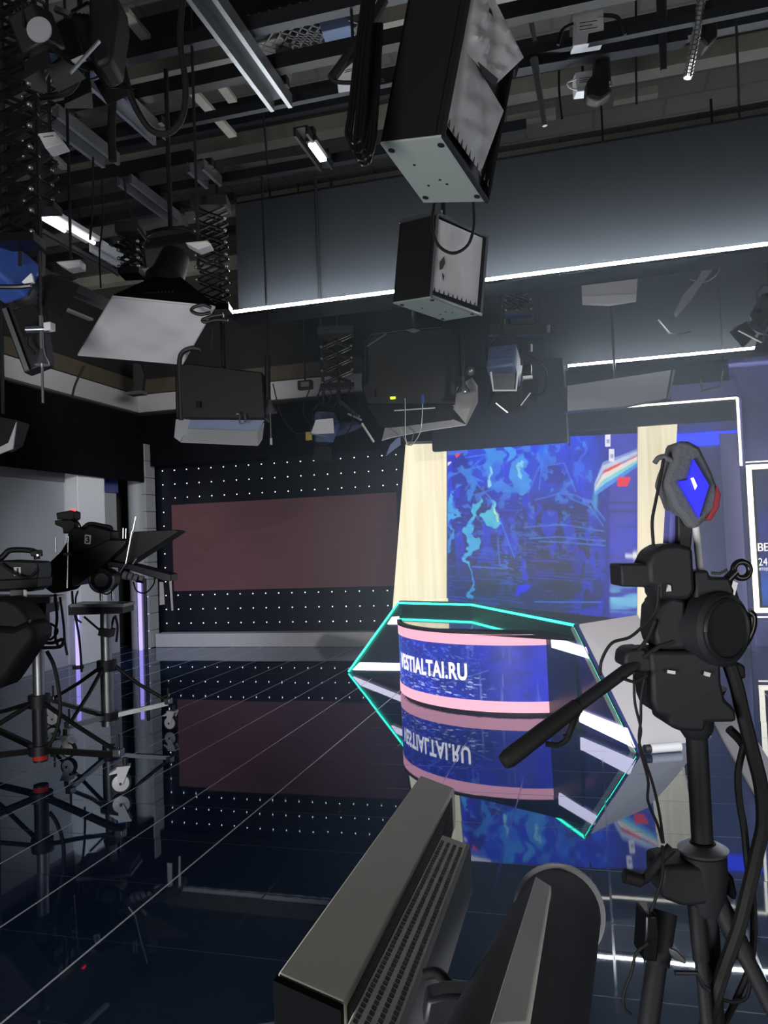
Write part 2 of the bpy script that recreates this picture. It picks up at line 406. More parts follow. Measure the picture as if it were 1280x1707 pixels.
# ---------------- video screen and lightboxes
YS = 12.9
def vnoise(x, y, s, seed):
    r = np.random.RandomState(seed); g = r.rand(64, 64); x = x*s; y = y*s
    xi = np.floor(x).astype(int); yi = np.floor(y).astype(int); fx = x-xi; fy = y-yi
    fx = fx*fx*(3-2*fx); fy = fy*fy*(3-2*fy)
    G = lambda a, b: g[a % 64, b % 64]
    return (G(xi, yi)*(1-fx)+G(xi+1, yi)*fx)*(1-fy)+(G(xi, yi+1)*(1-fx)+G(xi+1, yi+1)*fx)*fy
def fbm(x, y, s, seed, o=4):
    v = 0; a = .5; tot = 0
    for k in range(o): v = v+a*vnoise(x, y, s*2**k, seed+k); tot += a; a *= .5
    return v/tot
def lin(c): c = np.array(c)/255.; return np.where(c <= .04045, c/12.92, ((c+.055)/1.055)**2.4)
def blend(img, mask, col): return img*(1-mask[..., None])+mask[..., None]*lin(col)
def sm(x, a, b): t = np.clip((x-a)/(b-a), 0, 1); return t*t*(3-2*t)
def seg(u, v, p, q, w, asp=1.13):
    p = np.array(p); q = np.array(q); d = q-p; du = (u-p[0])*asp; dv = v-p[1]; dx = d[0]*asp; L2 = dx*dx+d[1]**2
    t = np.clip((du*dx+dv*d[1])/L2, 0, 1); return np.exp(-((du-t*dx)**2+(dv-t*d[1])**2)/w**2)
def screen_picture(u, v):
    img = np.zeros(u.shape+(3,))+lin((18, 30, 158))
    n1 = fbm(u, v, 5, 11); n2 = fbm(u*1.0, v*.45, 14, 31); n3 = fbm(u, v*3, 9, 51)
    img = blend(img, sm(v, .3, .75)*.85*(1-sm(u, .8, .88)), (30, 42, 92))
    img = blend(img, np.exp(-(((u-.62)/.2)**4+((v-.52)/.2)**4))*.75, (24, 32, 66))
    img = blend(img, np.exp(-(((u-.62)/.14)**4+((v-.82)/.16)**4))*.9, (34, 44, 70))
    img = blend(img, np.exp(-(((u-.28)/.14)**4+((v-.86)/.16)**4))*.9, (34, 50, 76))
    img = blend(img, np.exp(-(((u-.19)/.05)**2+((v-.36)/.12)**2))*.8, (30, 40, 84))
    img = blend(img, sm(n1, .48, .56)*.75*(1-sm(v, .2, .45))*(1-sm(u, .74, .85)), (18, 60, 225))
    img = blend(img, sm(n2, .56, .62)*.6*(1-sm(v, .55, .9))*(1-sm(u, .74, .85)), (22, 50, 235))
    img = blend(img, sm(fbm(u, v*.6, 20, 631), .55, .62)*.45*sm(u, .62, .74)*(1-sm(u, .82, .86)), (26, 40, 240))
    # bright coast shapes
    w1 = (fbm(u, v, 11, 71)-.5)*.13; w2 = (fbm(u, v, 11, 91)-.5)*.13
    def blob(cx, cy, rx, ry, col, a):
        nonlocal img
        e = ((u+w1-cx)/rx)**2+((v+w2-cy)/ry)**2; img = blend(img, a*(1-sm(e, .75, 1.0)), col)
    blob(.25, .12, .05, .19, (44, 140, 235), .9); blob(.27, .2, .03, .1, (30, 100, 230), .9); blob(.40, .20, .035, .14, (52, 150, 238), .85); blob(.33, .29, .075, .035, (40, 130, 230), .8)
    blob(.12, .27, .022, .12, (40, 130, 226), .8); blob(.14, .62, .017, .2, (60, 180, 236), .9); blob(.155, .45, .018, .1, (70, 190, 230), .8)
    blob(.235, .45, .022, .08, (70, 190, 225), .95); blob(.24, .44, .009, .035, (190, 245, 170), .9); blob(.03, .42, .013, .13, (60, 170, 236), .85); blob(.045, .62, .013, .1, (50, 140, 236), .8)
    blob(.24, .23, .01, .06, (150, 225, 240), .8); blob(.41, .17, .008, .05, (130, 210, 240), .8); blob(.43, .88, .04, .04, (20, 30, 245), .95); blob(.42, .76, .03, .05, (24, 50, 220), .8); blob(.145, .88, .008, .1, (60, 150, 220), .8)
    blob(.55, .10, .035, .08, (24, 110, 250), .7); blob(.33, .08, .02, .06, (60, 160, 245), .8); blob(.71, .1, .012, .2, (30, 100, 255), .7); blob(.52, .12, .01, .12, (30, 100, 255), .7)
    cells = fbm(u, v, 30, 211); img = blend(img, sm(cells, .62, .68)*.5*(1-sm(v, .3, .9))*(1-sm(u, .8, .86)), (60, 140, 250))
    img = blend(img, sm(fbm(u, v, 40, 651), .63, .68)*.6*np.exp(-(((u-.35)/.1)**2+((v-.66)/.2)**2)), (60, 110, 240))
    for p, q in (((.5, .165), (.63, .15)), ((.63, .15), (.69, .31)), ((.5, .17), (.44, .32)), ((.48, .36), (.6, .325)), ((.6, .325), (.68, .33)), ((.68, .33), (.77, .37)), ((.77, .37), (.84, .47)), ((.66, .35), (.76, .395)), ((.76, .395), (.83, .5)),
                 ((.45, .585), (.6, .57)), ((.6, .57), (.84, .585)), ((.5, .6), (.65, .6)), ((.65, .6), (.84, .61)), ((.42, .52), (.62, .5)), ((.62, .5), (.83, .53)), ((.13, .22), (.24, .35)), ((.24, .35), (.3, .5)), ((.3, .5), (.34, .62)), ((.1, .3), (.15, .22)), ((.15, .22), (.2, .25)),
                 ((.14, .77), (.33, .77)), ((.52, .1), (.5, .3)), ((.2, .1), (.1, .2)), ((.34, .62), (.37, .7)), ((.28, .6), (.29, .75)), ((.29, .75), (.36, .77)), ((.48, .95), (.82, .92)), ((.1, .1), (.45, .05)), ((.15, .33), (.4, .25)), ((.03, .2), (.3, .12))):
        img = blend(img, .75*seg(u, v, p, q, .0035), (64, 130, 250))
    scan = (np.sin(v*300+n3*12) > .6)*sm(n3, .5, .58)*.5*sm(v, .15, .4)*(1-sm(u, .8, .86)); img = blend(img, scan, (34, 70, 225))
    # right hand column
    R = sm(u, .855, .875); img = blend(img, R*.9, (54, 60, 178))
    st = (np.sin(v*150+n1*3) > 0)*R*sm(v, .3, .36)*(1-sm(v, .62, .75))*sm(fbm(u*.3, v*6, 6, 131), .35, .5); img = blend(img, st*.8, (40, 42, 110))
    img = blend(img, R*np.exp(-((v-.58)/.12)**2)*.5, (40, 50, 230))
    tp = np.interp(u, [.784, .829, 1], [.27, .15, .085]); bt = np.interp(u, [.784, .88, 1], [.34, .27, .18]); tt = (v-tp)/(bt-tp); inb = (u > .784)*(tt > 0)*(tt < 1)
    nn_ = fbm(u*.8, tt*.5, 14, 151)
    img = blend(img, inb*1., (120, 150, 220)); img = blend(img, inb*(tt > .12)*(tt < .3)*.9, (190, 205, 230)); img = blend(img, inb*(tt > .3)*(tt < .42)*(nn_ > .45)*1., (225, 70, 60))
    img = blend(img, inb*(tt > .42)*(tt < .62)*.9, (235, 228, 215)); img = blend(img, inb*(tt > .62)*(tt < .8)*.9, (120, 215, 225)); img = blend(img, inb*(tt > .8)*.9, (60, 140, 235))
    img = blend(img, (u > .9)*(u < .968-.4*(v-.24))*(v > .235)*(v < .285)*1., (230, 30, 50))
    img = blend(img, np.exp(-(((u-.79)/.012)**2+((v-.36)/.06)**2))*.85, (70, 170, 245))
    for cy in (.03, .115): img = blend(img, (np.abs(u-(.845+.25*cy)) < .013)*(np.abs(v-cy) < .034)*.95, (225, 230, 245)); img = blend(img, (np.abs(u-(.847+.25*cy)) < .008)*(np.abs(v-cy-.005) < .012)*.8, (120, 140, 190))
    img = blend(img, R*np.exp(-((v-.9)/.07)**2)*sm(fbm(u*.6, v*4, 8, 171), .35, .5)*.95, (110, 190, 240)); img = blend(img, (np.abs(u-.97)<.03)*np.exp(-((v-.66)/.012)**2), (200, 220, 250))
    img = blend(img, (np.abs(u-.99)<.012)*np.exp(-((v-.655)/.02)**2), (240, 245, 255))
    # top left flag corner
    fl = (u+v*1.0 < .15-.0)*(v < .2); s = np.floor((v+u*.2)*24) % 3
    img = blend(img, fl*(s == 0)*.9, (235, 235, 240)); img = blend(img, fl*(s == 1)*.9, (60, 100, 220)); img = blend(img, fl*(s == 2)*(u > .05)*.9, (220, 60, 70))
    img = img*(.82+.36*fbm(u, v, 30, 301)[..., None])
    return img
def grid_picture(name, P, pic, nu, nv, m, parent, thick):
    """a lit screen: P(u, v) gives the surface point, pic(u, v) its colour"""
    us = np.linspace(0, 1, nu); vs = np.linspace(0, 1, nv); U, V = np.meshgrid(us, vs)
    img = pic(U, V).reshape(-1, 3)
    mb = MB(); mb.v = [P(a, b) for b in vs for a in us]
    mb.f = [(j*nu+i, j*nu+i+1, (j+1)*nu+i+1, (j+1)*nu+i) for j in range(nv-1) for i in range(nu-1)]
    o = mb.build(name, m, parent, smooth=False); me = o.data
    a = me.color_attributes.new('picture', 'FLOAT_COLOR', 'POINT')
    a.data.foreach_set('color', np.concatenate([img, np.ones((len(img), 1))], 1).astype(np.float32).ravel())
    return o
MT['screen'] = screen_mat('video_screen', 1.5); MT['deskscreen'] = screen_mat('desk_screen', 1.4); MT['sidescreen'] = screen_mat('side_screen', .9)

t = thing('video_wall', 'big blue video wall between two cream lightboxes behind the news desk', 'screen', (-.8, YS+.2, 0))
c = [PY(745, 738, YS), PY(1062, 722, YS), PY(1062, 1034, YS), PY(745, 1003, YS)]
def Pq(u, v): return (c[0]*(1-u)+c[1]*u)*(1-v)+(c[3]*(1-u)+c[2]*u)*v
grid_picture('picture', Pq, screen_picture, 260, 220, 'screen', t, 0)
MB().prism([q+Vector((0, .004, 0)) for q in c], (0, .12, 0)).build('cabinet', 'black', t)
MB().prism([Pq(0, 1)+Vector((0, .02, 0)), Pq(1, 1)+Vector((0, .02, 0)), (c[2].x, YS+.02, 0), (c[3].x, YS+.02, 0)], (0, .1, 0)).build('base', 'black', t)
def lightbox(px, label):
    q = [PY(x, y, YS-.16) for x, y in px]
    t = thing('lightbox', label, 'light panel', (sum(a.x for a in q)/4, YS, min(a.z for a in q)))
    MB().prism(q, (0, .02, 0)).build('diffuser', 'cream', t)
    MB().prism([a+Vector((0, .021, 0)) for a in q], (0, .12, 0)).build('box', 'greyset', t)
    return t, q
t, q = lightbox([(676, 741), (744, 739), (744, 998), (655, 1005)], 'slanted cream lightbox left of the blue video wall')
MB().prism([q[0]+UZ*.005, q[1]+UZ*.005, q[1]+UZ*.05, q[0]+UZ*.05], (0, .14, 0)).build('cap', 'greyset', t)
MB().prism([q[3]-UZ*.005, q[2]-UZ*.005, (q[2].x, q[2].y, 0), (q[3].x-.1, q[3].y, 0)], (0, .14, 0)).build('plinth', 'cream', t)
t, q = lightbox([(1063, 709), (1129, 705), (1108, 1120), (1062, 1120)], 'tall cream lightbox right of the blue video wall, behind the microphone')
MB().prism([q[0]+UZ*.005, q[1]+UZ*.005, q[1]+UZ*.05, q[0]+UZ*.05], (0, .14, 0)).build('cap', 'greyset', t)
zz = q[2].z
MB().prism([q[3]-UZ*.005, q[2]-UZ*.005, (q[2].x-.02, q[2].y, 0), (q[3].x-.02, q[3].y, 0)], (0, .14, 0)).build('plinth', 'greyset', t)

# blue-grey panel right of the right lightbox, with the blue light along its top
xa, xb = PY(1126, 800, YS+.1).x, PY(1234, 760, YS+.1).x
t = thing('scenic_panel', 'blue-grey scenic panel with a bright blue light bar along its top, behind the microphone', 'scenic panel', (xa, YS+.15, 0))
MB().box(((xa+xb)/2, YS+.15, 2.1), (xb-xa, .1, 4.2)).build('panel', 'sideblue', t)
MB().box((xb-.16, YS+.06, 1.7), (.28, .08, 3.4)).build('side_strip', 'violet', t)
za = PY(1180, 722, YS).z
MB().box(((xa+xb)/2, YS+.04, za), (xb-xa-.02, .06, .035)).build('light_bar', 'bluebar', t)
MB().box(((xa+xb)/2-.1, YS+.085, za-.1), (xb-xa-.25, .03, .16)).build('glow_strip', 'bluebar', t)
# right hand area behind: lower wall with line lights
xa, xb = PY(1232, 900, YS+.2).x, XR-.1
t = thing('scenic_panel', 'dark blue-grey scenic wall behind the framed screen at the right edge', 'scenic panel', ((xa+xb)/2, YS+.3, 0))
MB().box(((xa+xb)/2, YS+.3, 2.3), (xb-xa, .1, 4.6)).build('panel', 'sideblue', t)
p, q = PY(1251, 1062, YS+.2), PY(1258, 1160, YS+.2); MB().bar(p, q, .02).build('line_light', 'led2', t)
p, q = PY(1267, 1170, YS-1.2), PY(1272, 1236, YS-1.2); MB().bar(Vector((p.x, YS+.2, .6)), Vector((p.x, YS+.2, .02)), .03).build('line_light', 'yline', t)

# portal frame with white light line
z1 = PY(1090, 674, YS-.3).z; xa = PY(946, 686, YS-.3).x; xb = PY(1229, 663, YS-.3).x; zb = PY(1240, 776, YS-.3).z
t = thing('portal_frame', 'grey portal frame edged with a thin white light line above the right lightbox', 'frame', (xa, YS-.25, zb))
MB().box(((xa+xb)/2, YS-.2, z1-.17), (xb-xa, .16, .30)).build('header', 'panelb', t)
MB().box(((xa+xb)/2, YS-.285, z1), (xb-xa, .02, .03)).build('light_line', 'frame', t)
MB().box((xb, YS-.285, (z1+zb)/2), (.035, .02, z1-zb)).build('light_line', 'frame', t)
MB().box((xa, YS-.28, z1-.1), (.03, .1, .9)).build('edge_post', 'steeld', t)
MB().box((xb+.03, YS-.2, (z1)/2), (.05, .14, z1)).build('upright', 'sideblue', t)

# framed side screen at the right edge
a, b = PY(1244, 779, YS-.1), PY(1258, 1018, YS-.1); x0 = (a.x+b.x)/2; w = 2.6
t = thing('framed_screen', 'dark blue information screen in a white glowing frame at the right edge', 'screen', (x0, YS, b.z))
fwid = .07
MB().box((x0+fwid/2, YS-.08, (a.z+b.z)/2), (fwid, .05, a.z-b.z)).build('frame_light', 'frame', t)
MB().box((x0+w/2, YS-.08, a.z), (w, .05, fwid)).build('frame_light', 'frame', t)
MB().box((x0+w/2, YS-.08, b.z), (w, .05, fwid)).build('frame_light', 'frame', t)
MB().box((x0+w-fwid/2, YS-.08, (a.z+b.z)/2), (fwid, .05, a.z-b.z)).build('frame_light', 'frame', t)
MB().box((x0+w/2, YS-.07, a.z+.08), (w, .03, .015)).build('outer_line', 'frame', t)
MB().box((x0+w/2, YS-.07, b.z-.1), (w, .03, .015)).build('outer_line', 'frame', t)
MB().box((x0+w/2, YS, (a.z+b.z)/2), (w, .1, a.z-b.z)).build('cabinet', 'black', t)
def side_pic(u, v):
    img = np.zeros(u.shape+(3,))+lin((44, 52, 96)); img = blend(img, np.exp(-((v-.42)/.12)**2)*.7, (40, 42, 170)); img = blend(img, sm(v, .45, .7)*.8, (32, 36, 140))
    return blend(img, np.exp(-((v-.88)/.14)**2)*.85, (52, 110, 225))
xs0, xs1, zs0, zs1 = x0+fwid+.05, x0+w-fwid-.05, b.z+.07, a.z-.07
grid_picture('picture', lambda u, v: Vector((xs0+(xs1-xs0)*u, YS-.056, zs1+(zs0-zs1)*v)), side_pic, 30, 60, 'sidescreen', t, 0)
for body, px, py, sz in (('ВЕСТИ', 1262, 919, .168), ('24', 1264, 943, .168), ('вторник', 1265, 951, .075)):
    vs, fs = text_mesh(body, sz, 0.); p = PY(px, py, YS-.06)
    mb = MB().add([Vector((p.x+q.x*.8, YS-.06, p.z+q.y)) for q in vs], fs)
    if body[0] == 'В': mb.add([Vector((p.x+q.x*.8+.007, YS-.062, p.z+q.y+.002)) for q in vs], fs)
    mb.build('lettering', 'text', t, smooth=False)
# ------------------------------------------------------------------ news desk
def circ(p, q, r):
    ax, ay = p; bx, by = q; cx, cy = r; d = 2*(ax*(by-cy)+bx*(cy-ay)+cx*(ay-by))
    ux = ((ax*ax+ay*ay)*(by-cy)+(bx*bx+by*by)*(cy-ay)+(cx*cx+cy*cy)*(ay-by))/d
    uy = ((ax*ax+ay*ay)*(cx-bx)+(bx*bx+by*by)*(ax-cx)+(cx*cx+cy*cy)*(bx-ax))/d
    return Vector((ux, uy)), math.hypot(ax-ux, ay-uy)
CL, CM, CR = (-2.36, 9.27), (-1.32, 8.17), (-.455, 8.14)
cc, cr = circ(CL, CM, CR)
aL = math.atan2(CL[1]-cc.y, CL[0]-cc.x); aR = math.atan2(CR[1]-cc.y, CR[0]-cc.x)
if aL < 0: aL += 2*math.pi
if aR < 0: aR += 2*math.pi
aL -= .10                                      # the curve carries on a little round the left corner
def arc(s, z, dr=0.): a = aL+(aR-aL)*s; return Vector((cc.x+(cr+dr)*math.cos(a), cc.y+(cr+dr)*math.sin(a), z))
ZT = .885
desk = thing('news_desk', 'faceted news desk with curved blue screen front and green light outline', 'desk', (-1.4, 8.6, 0))
NA = 48
def band(z0, z1, dr, th):
    mb = MB(); vs = []
    for i in range(NA+1):
        s = i/NA; vs += [arc(s, z0, dr), arc(s, z1, dr), arc(s, z1, dr-th), arc(s, z0, dr-th)]
    fs = [(i*4+k, i*4+(k+1) % 4, i*4+4+(k+1) % 4, i*4+4+k) for i in range(NA) for k in range(4)]+[(0, 1, 2, 3), (NA*4+3, NA*4+2, NA*4+1, NA*4)]
    return mb.add(vs, fs)
band(.035, ZT-.03, -.012, .1).build('core', 'deskdark', desk)
band(0, .035, -.05, .1).build('plinth', 'black', desk)
def desk_pic(u, v):
    n = fbm(u*3, v, 5, 401); n2 = fbm(u*3, v*1.4, 22, 431); n3 = fbm(u*3, v*5, 10, 461)
    img = np.zeros(u.shape+(3,))+lin((30, 46, 150)); img = blend(img, sm(n, .35, .7)*.7, (36, 50, 190)); img = blend(img, np.exp(-(((u-.62)/.2)**2+((v-.6)/.4)**2))*.6, (24, 40, 100))
    img = blend(img, sm(n2, .6, .72)*.5*(1-sm(u, .6, .8)), (90, 130, 235)); img = blend(img, sm(n3, .66, .72)*.7*sm(v, .45, .7)*(1-sm(u, .68, .8)), (190, 205, 250))
    vl = fbm(u*40, v*.4, 2, 491); img = blend(img, sm(vl, .62, .75)*.45*sm(u, .6, .75), (110, 140, 220)); img = blend(img, sm(u, .9, .95)*.5, (40, 50, 200))
    for p, q in (((.12, .3), (.3, .7)), ((.3, .7), (.55, .62)), ((.45, .2), (.7, .8)), ((.55, .75), (.75, .45))): img = blend(img, .4*seg(u, v, p, q, .006, 3), (120, 160, 240))
    return img*(.8+.4*fbm(u*3, v, 40, 511)[..., None])
grid_picture('front_screen', lambda u, v: arc(u, ZT-.15+(.15-ZT+.15)*v), desk_pic, 220, 80, 'deskscreen', desk, 0)
band(ZT-.15, ZT-.035, .004, .05).build('stripe', 'pink', desk); band(.035, .15, .004, .05).build('stripe', 'pink', desk)
band(ZT-.035, ZT, .012, .06).build('rim', 'black', desk)
# lettering wrapped round the curved front
L = cr*abs(aR-aL); vs, fs = text_mesh('VESTIALTAI.RU', .27, .008, 1.07)
tx1 = max(q.x for q in vs)
def s_at(px, py):
    best = min(((math.hypot(*( (lambda w: (640+F*((w-CAM).dot(rt))/((w-CAM).dot(fw))-px, 0))(arc(i/400, .45)) )), i/400) for i in range(401)))
    return best[1]
sa, sb = s_at(669.5, 0), s_at(779, 0)
# the left end of the curve folds back on itself seen from the front: keep the nearer solution
k = 1.0
mb = MB()
span = (sb-sa); wv = []
for q in vs: wv.append(arc(sa+span*(q.x/tx1), .36+q.y*.9, .006))
mb.add(wv, fs).build('lettering', 'text', desk, smooth=False)

A = PZ(582, 1121, 0); B = PZ(1062, 1257, 0)
zf = 1.0
Lf = Vector((CL[0], CL[1], 0)); Rf = Vector((CR[0], CR[1], 0))
P1 = PV(665, 1005, A, Lf+Vector((0, .08, 0))); M_ = PZ(785, 1008, zf); R_ = PV(955, 1042, Rf, B)
P1 = PZ(665, 1005, zf); R_ = PZ(956, 1042, zf)
FL = PZ(1063, 1025, zf); FB = PZ(1185, 1228, 0)
# tabletop
top = [arc(i/NA, ZT, -.01) for i in range(NA+1)]+[Vector((R_.x, R_.y, ZT)), Vector((M_.x, M_.y, ZT)), Vector((P1.x, P1.y, ZT))]
MB().prism(top, (0, 0, -.04)).build('tabletop', 'teal', desk)
# upstand behind the top with the green line along it
def off(p, q): e = (q-p); return Vector((-e.y, e.x, 0)).normalized()
def wallseg(p, q, z0, z1, th):
    n = off(p, q)*th; a = Vector((p.x, p.y, z0)); b = Vector((q.x, q.y, z0)); h = UZ*(z1-z0)
    if (n).dot(HF) < 0: n = -n
    return MB().hexa([a, b, b+h, a+h], [a+n, b+n, b+h+n, a+h+n])
wallseg(P1, M_, 0, zf+.03, .06).build('upstand', 'deskdark', desk); wallseg(M_, R_, 0, zf+.03, .06).build('upstand', 'deskdark', desk)
def led_line(a, b, d=Vector((0, 0, 0)), r=.013): return MB().tube([a+d, b+d], r, 8).build('light_line', 'green', desk)
dv = -HF*.012
led_line(P1, M_, dv); led_line(M_, R_, dv)
# wings
def plane_pt(px, py, O, n): return PP(px, py, O, n)
Lz = Vector((CL[0], CL[1], ZT)); nL = (A-Lf).cross(P1-Lf)
Lb = Lf+(P1-A)*0
wl = [A, P1, Vector((CL[0]+.1, CL[1]+.25, ZT+.0)), Vector((CL[0]+.1, CL[1]+.25, 0))]
nL = (wl[3]-wl[0]).cross(wl[1]-wl[0]).normalized()
if nL.dot(HF) < 0: nL = -nL
wl[2] = wl[3]+(P1-A)*(ZT/zf)*.0+Vector((0, 0, 0)); wl[2] = PP(666, 1026, wl[0], nL)
MB().prism(wl, nL*.05).build('wing_panel', 'deskdark', desk)
led_line(A+UZ*.01, P1, -nL*.012)
def lay(px, n, O, name, m, lift=.006, th=.02):
    q = [PP(x, y, O-n*lift, n) for x, y in px]; return MB().prism(q, -n*th).build(name, m, desk)
lay([(601, 1105), (668, 1106), (668, 1118), (589, 1117)], nL, A, 'light_bar', 'bar'); lay([(655, 1029), (668, 1028), (668, 1041), (647, 1041)], nL, A, 'light_bar', 'bar')
nR = (B-Rf).cross(R_-Rf).normalized()
if nR.dot(HF) < 0: nR = -nR
Rt = PP(919, 1056, Rf, nR)
MB().prism([Rf, B, R_, Rt], nR*.05).build('wing_panel', 'navy', desk)
lay([(921, 1061), (977, 1079), (983, 1097), (922, 1079)], nR, Rf, 'light_bar', 'bar'); lay([(926, 1167), (1046, 1214), (1059, 1246), (927, 1183)], nR, Rf, 'light_bar', 'bar')
MB().prism([R_, Vector((R_.x, R_.y, ZT)), Rt, arc(1, ZT)], nR*.04).build('wing_cap', 'deskdark', desk)
ed = (B-R_).normalized(); hv = ((B+R_)/2-CAM); hv.z = 0; hv.normalize(); dn = ed.cross(hv).normalized(); dn = dn if dn.z < 0 else -dn
e0, e1 = R_+(B-R_)*.02, B-(B-R_)*.02
MB().prism([e0, e1, e1-hv*.055, e0-hv*.055], -dn*.006).build('edge_lip', 'steeld', desk)
MB().prism([q+dn*.001 for q in (e0+hv*.03, e1+hv*.03, e1-hv*.035, e0-hv*.035)], dn*.002).build('light_line', 'green', desk)
nF = (FB-B).cross(R_-B).normalized()
if nF.dot(HF) < 0: nF = -nF
MB().prism([R_, FL, FB, B], nF*.06).build('flank_panel', 'greyset', desk)
MB().tube([R_-nF*.004, B-nF*.004], .012, 6).build('flank_edge', 'steeld', desk)

# low pale wedge further right and the small things on the floor beside the desk
a, b, c_, d_ = PZ(1188, 1206, 0), PZ(1268, 1346, 0), PZ(1320, 1352, 0), PZ(1232, 1206, 0)
t = MB().hexa([a, b, c_, d_], [a+UZ*.02, b+UZ*.02, c_+UZ*.12, d_+UZ*.12]).build('floor_wedge', 'greyset', bevel=.006)
tag(t, 'low pale grey wedge lying on the glossy floor behind the tripod', 'ramp')
p = PZ(1084, 1256, 0); q = PZ(1134, 1252, 0); e = (q-p).normalized()
t = thing('cardboard_tube', 'short white tube with a dark end lying on the floor by the grey desk flank', 'tube', p)
MB().cyl(p+UZ*.04, q+UZ*.04, .04, n=16).build('tube', 'white', t); MB().cyl(p+UZ*.04-e*.05, p+UZ*.04, .036, n=16).build('dark_end', 'black', t)
# ------------------------------------------------------------------ hanging border panels with light strips
def hang(mb, p, z=5.93, r=.012): return mb.cyl(p, (p[0], p[1], z), r, n=8)
y1 = PZ(640, 492, 4.4).y; xa, xb = PY(378, 420, y1).x, 6.8
z1 = PY(640, 492, y1).z; zt = PY(640, 281, y1).z
t = thing('studio_border', 'long dark hanging panel with a white light strip along its bottom, nearest of the two', 'hanging panel', ((xa+xb)/2, y1+.1, z1))
MB().box(((xa+xb)/2, y1+.31, (z1+zt)/2+.01), (xb-xa, .12, zt-z1)).build('panel', 'panel', t)
MB().box(((xa+xb)/2, y1+.16, z1-.02), (xb-xa, .40, .03)).build('ledge', 'panelb', t)
MB().box(((xa+xb)/2, y1, z1+.012), (xb-xa-.04, .045, .042)).build('light_strip', 'led', t)
MB().box(((xa+xb)/2, y1+.31, zt+.03), (xb-xa, .05, .04)).build('top_rail', 'steeld', t)
for k in range(5):
    x = xa+.4+k*(xb-xa-.8)/4; MB().cyl((x, y1+.31, zt+.03), (x, y1+.16, ZC-.02), .012, n=8).build('hanger', 'steeld', t)
y2 = 12.15; z2 = PY(1100, 597, y2).z; xa2 = PY(947, 613, y2).x; zt2 = PY(1000, 440, y2).z+.35
xw = -2.3
t = thing('studio_border', 'dark hanging panel with a white light strip, behind and below the nearer one', 'hanging panel', ((xa2+6.8)/2, y2+.1, z2))
MB().box(((xw+6.8)/2, y2+.34, (z2+zt2)/2+.01), (6.8-xw, .12, zt2-z2)).build('panel', 'panel', t)
MB().box(((xa2+6.8)/2, y2+.18, z2-.02), (6.8-xa2, .40, .03)).build('ledge', 'panelb', t)
MB().box(((xa2+6.8)/2, y2, z2+.012), (6.8-xa2, .04, .036)).build('light_strip', 'led', t)
for k in range(4):
    x = xw+.5+k*2.5; MB().cyl((x, y2+.34, zt2), (x, y2+.16, ZC-.02), .012, n=8).build('hanger', 'steeld', t)
y3 = 12.05; q = [PY(720, 753, y3), PY(946, 739, y3), PY(946, 560, y3), PY(720, 560, y3)]
t = thing('studio_border', 'plain black hanging panel just above the blue video wall', 'hanging panel', (q[0].x, y3, q[0].z))
MB().box(((q[0].x+q[1].x)/2, y3+.06, (q[0].z+4.62)/2), (q[1].x-q[0].x, .12, 4.62-q[0].z)).build('panel', 'panelb', t, bevel=.03)
MB().box((q[1].x+.01, y3-.01, (q[1].z+z2)/2), (.02, .05, z2-q[1].z)).build('edge_strip', 'steel', t)
for x in (q[0].x+.3, q[1].x-.3): MB().cyl((x, y3+.06, 4.62), (x, y3+.06, ZC-.02), .012, n=8).build('hanger', 'steeld', t)

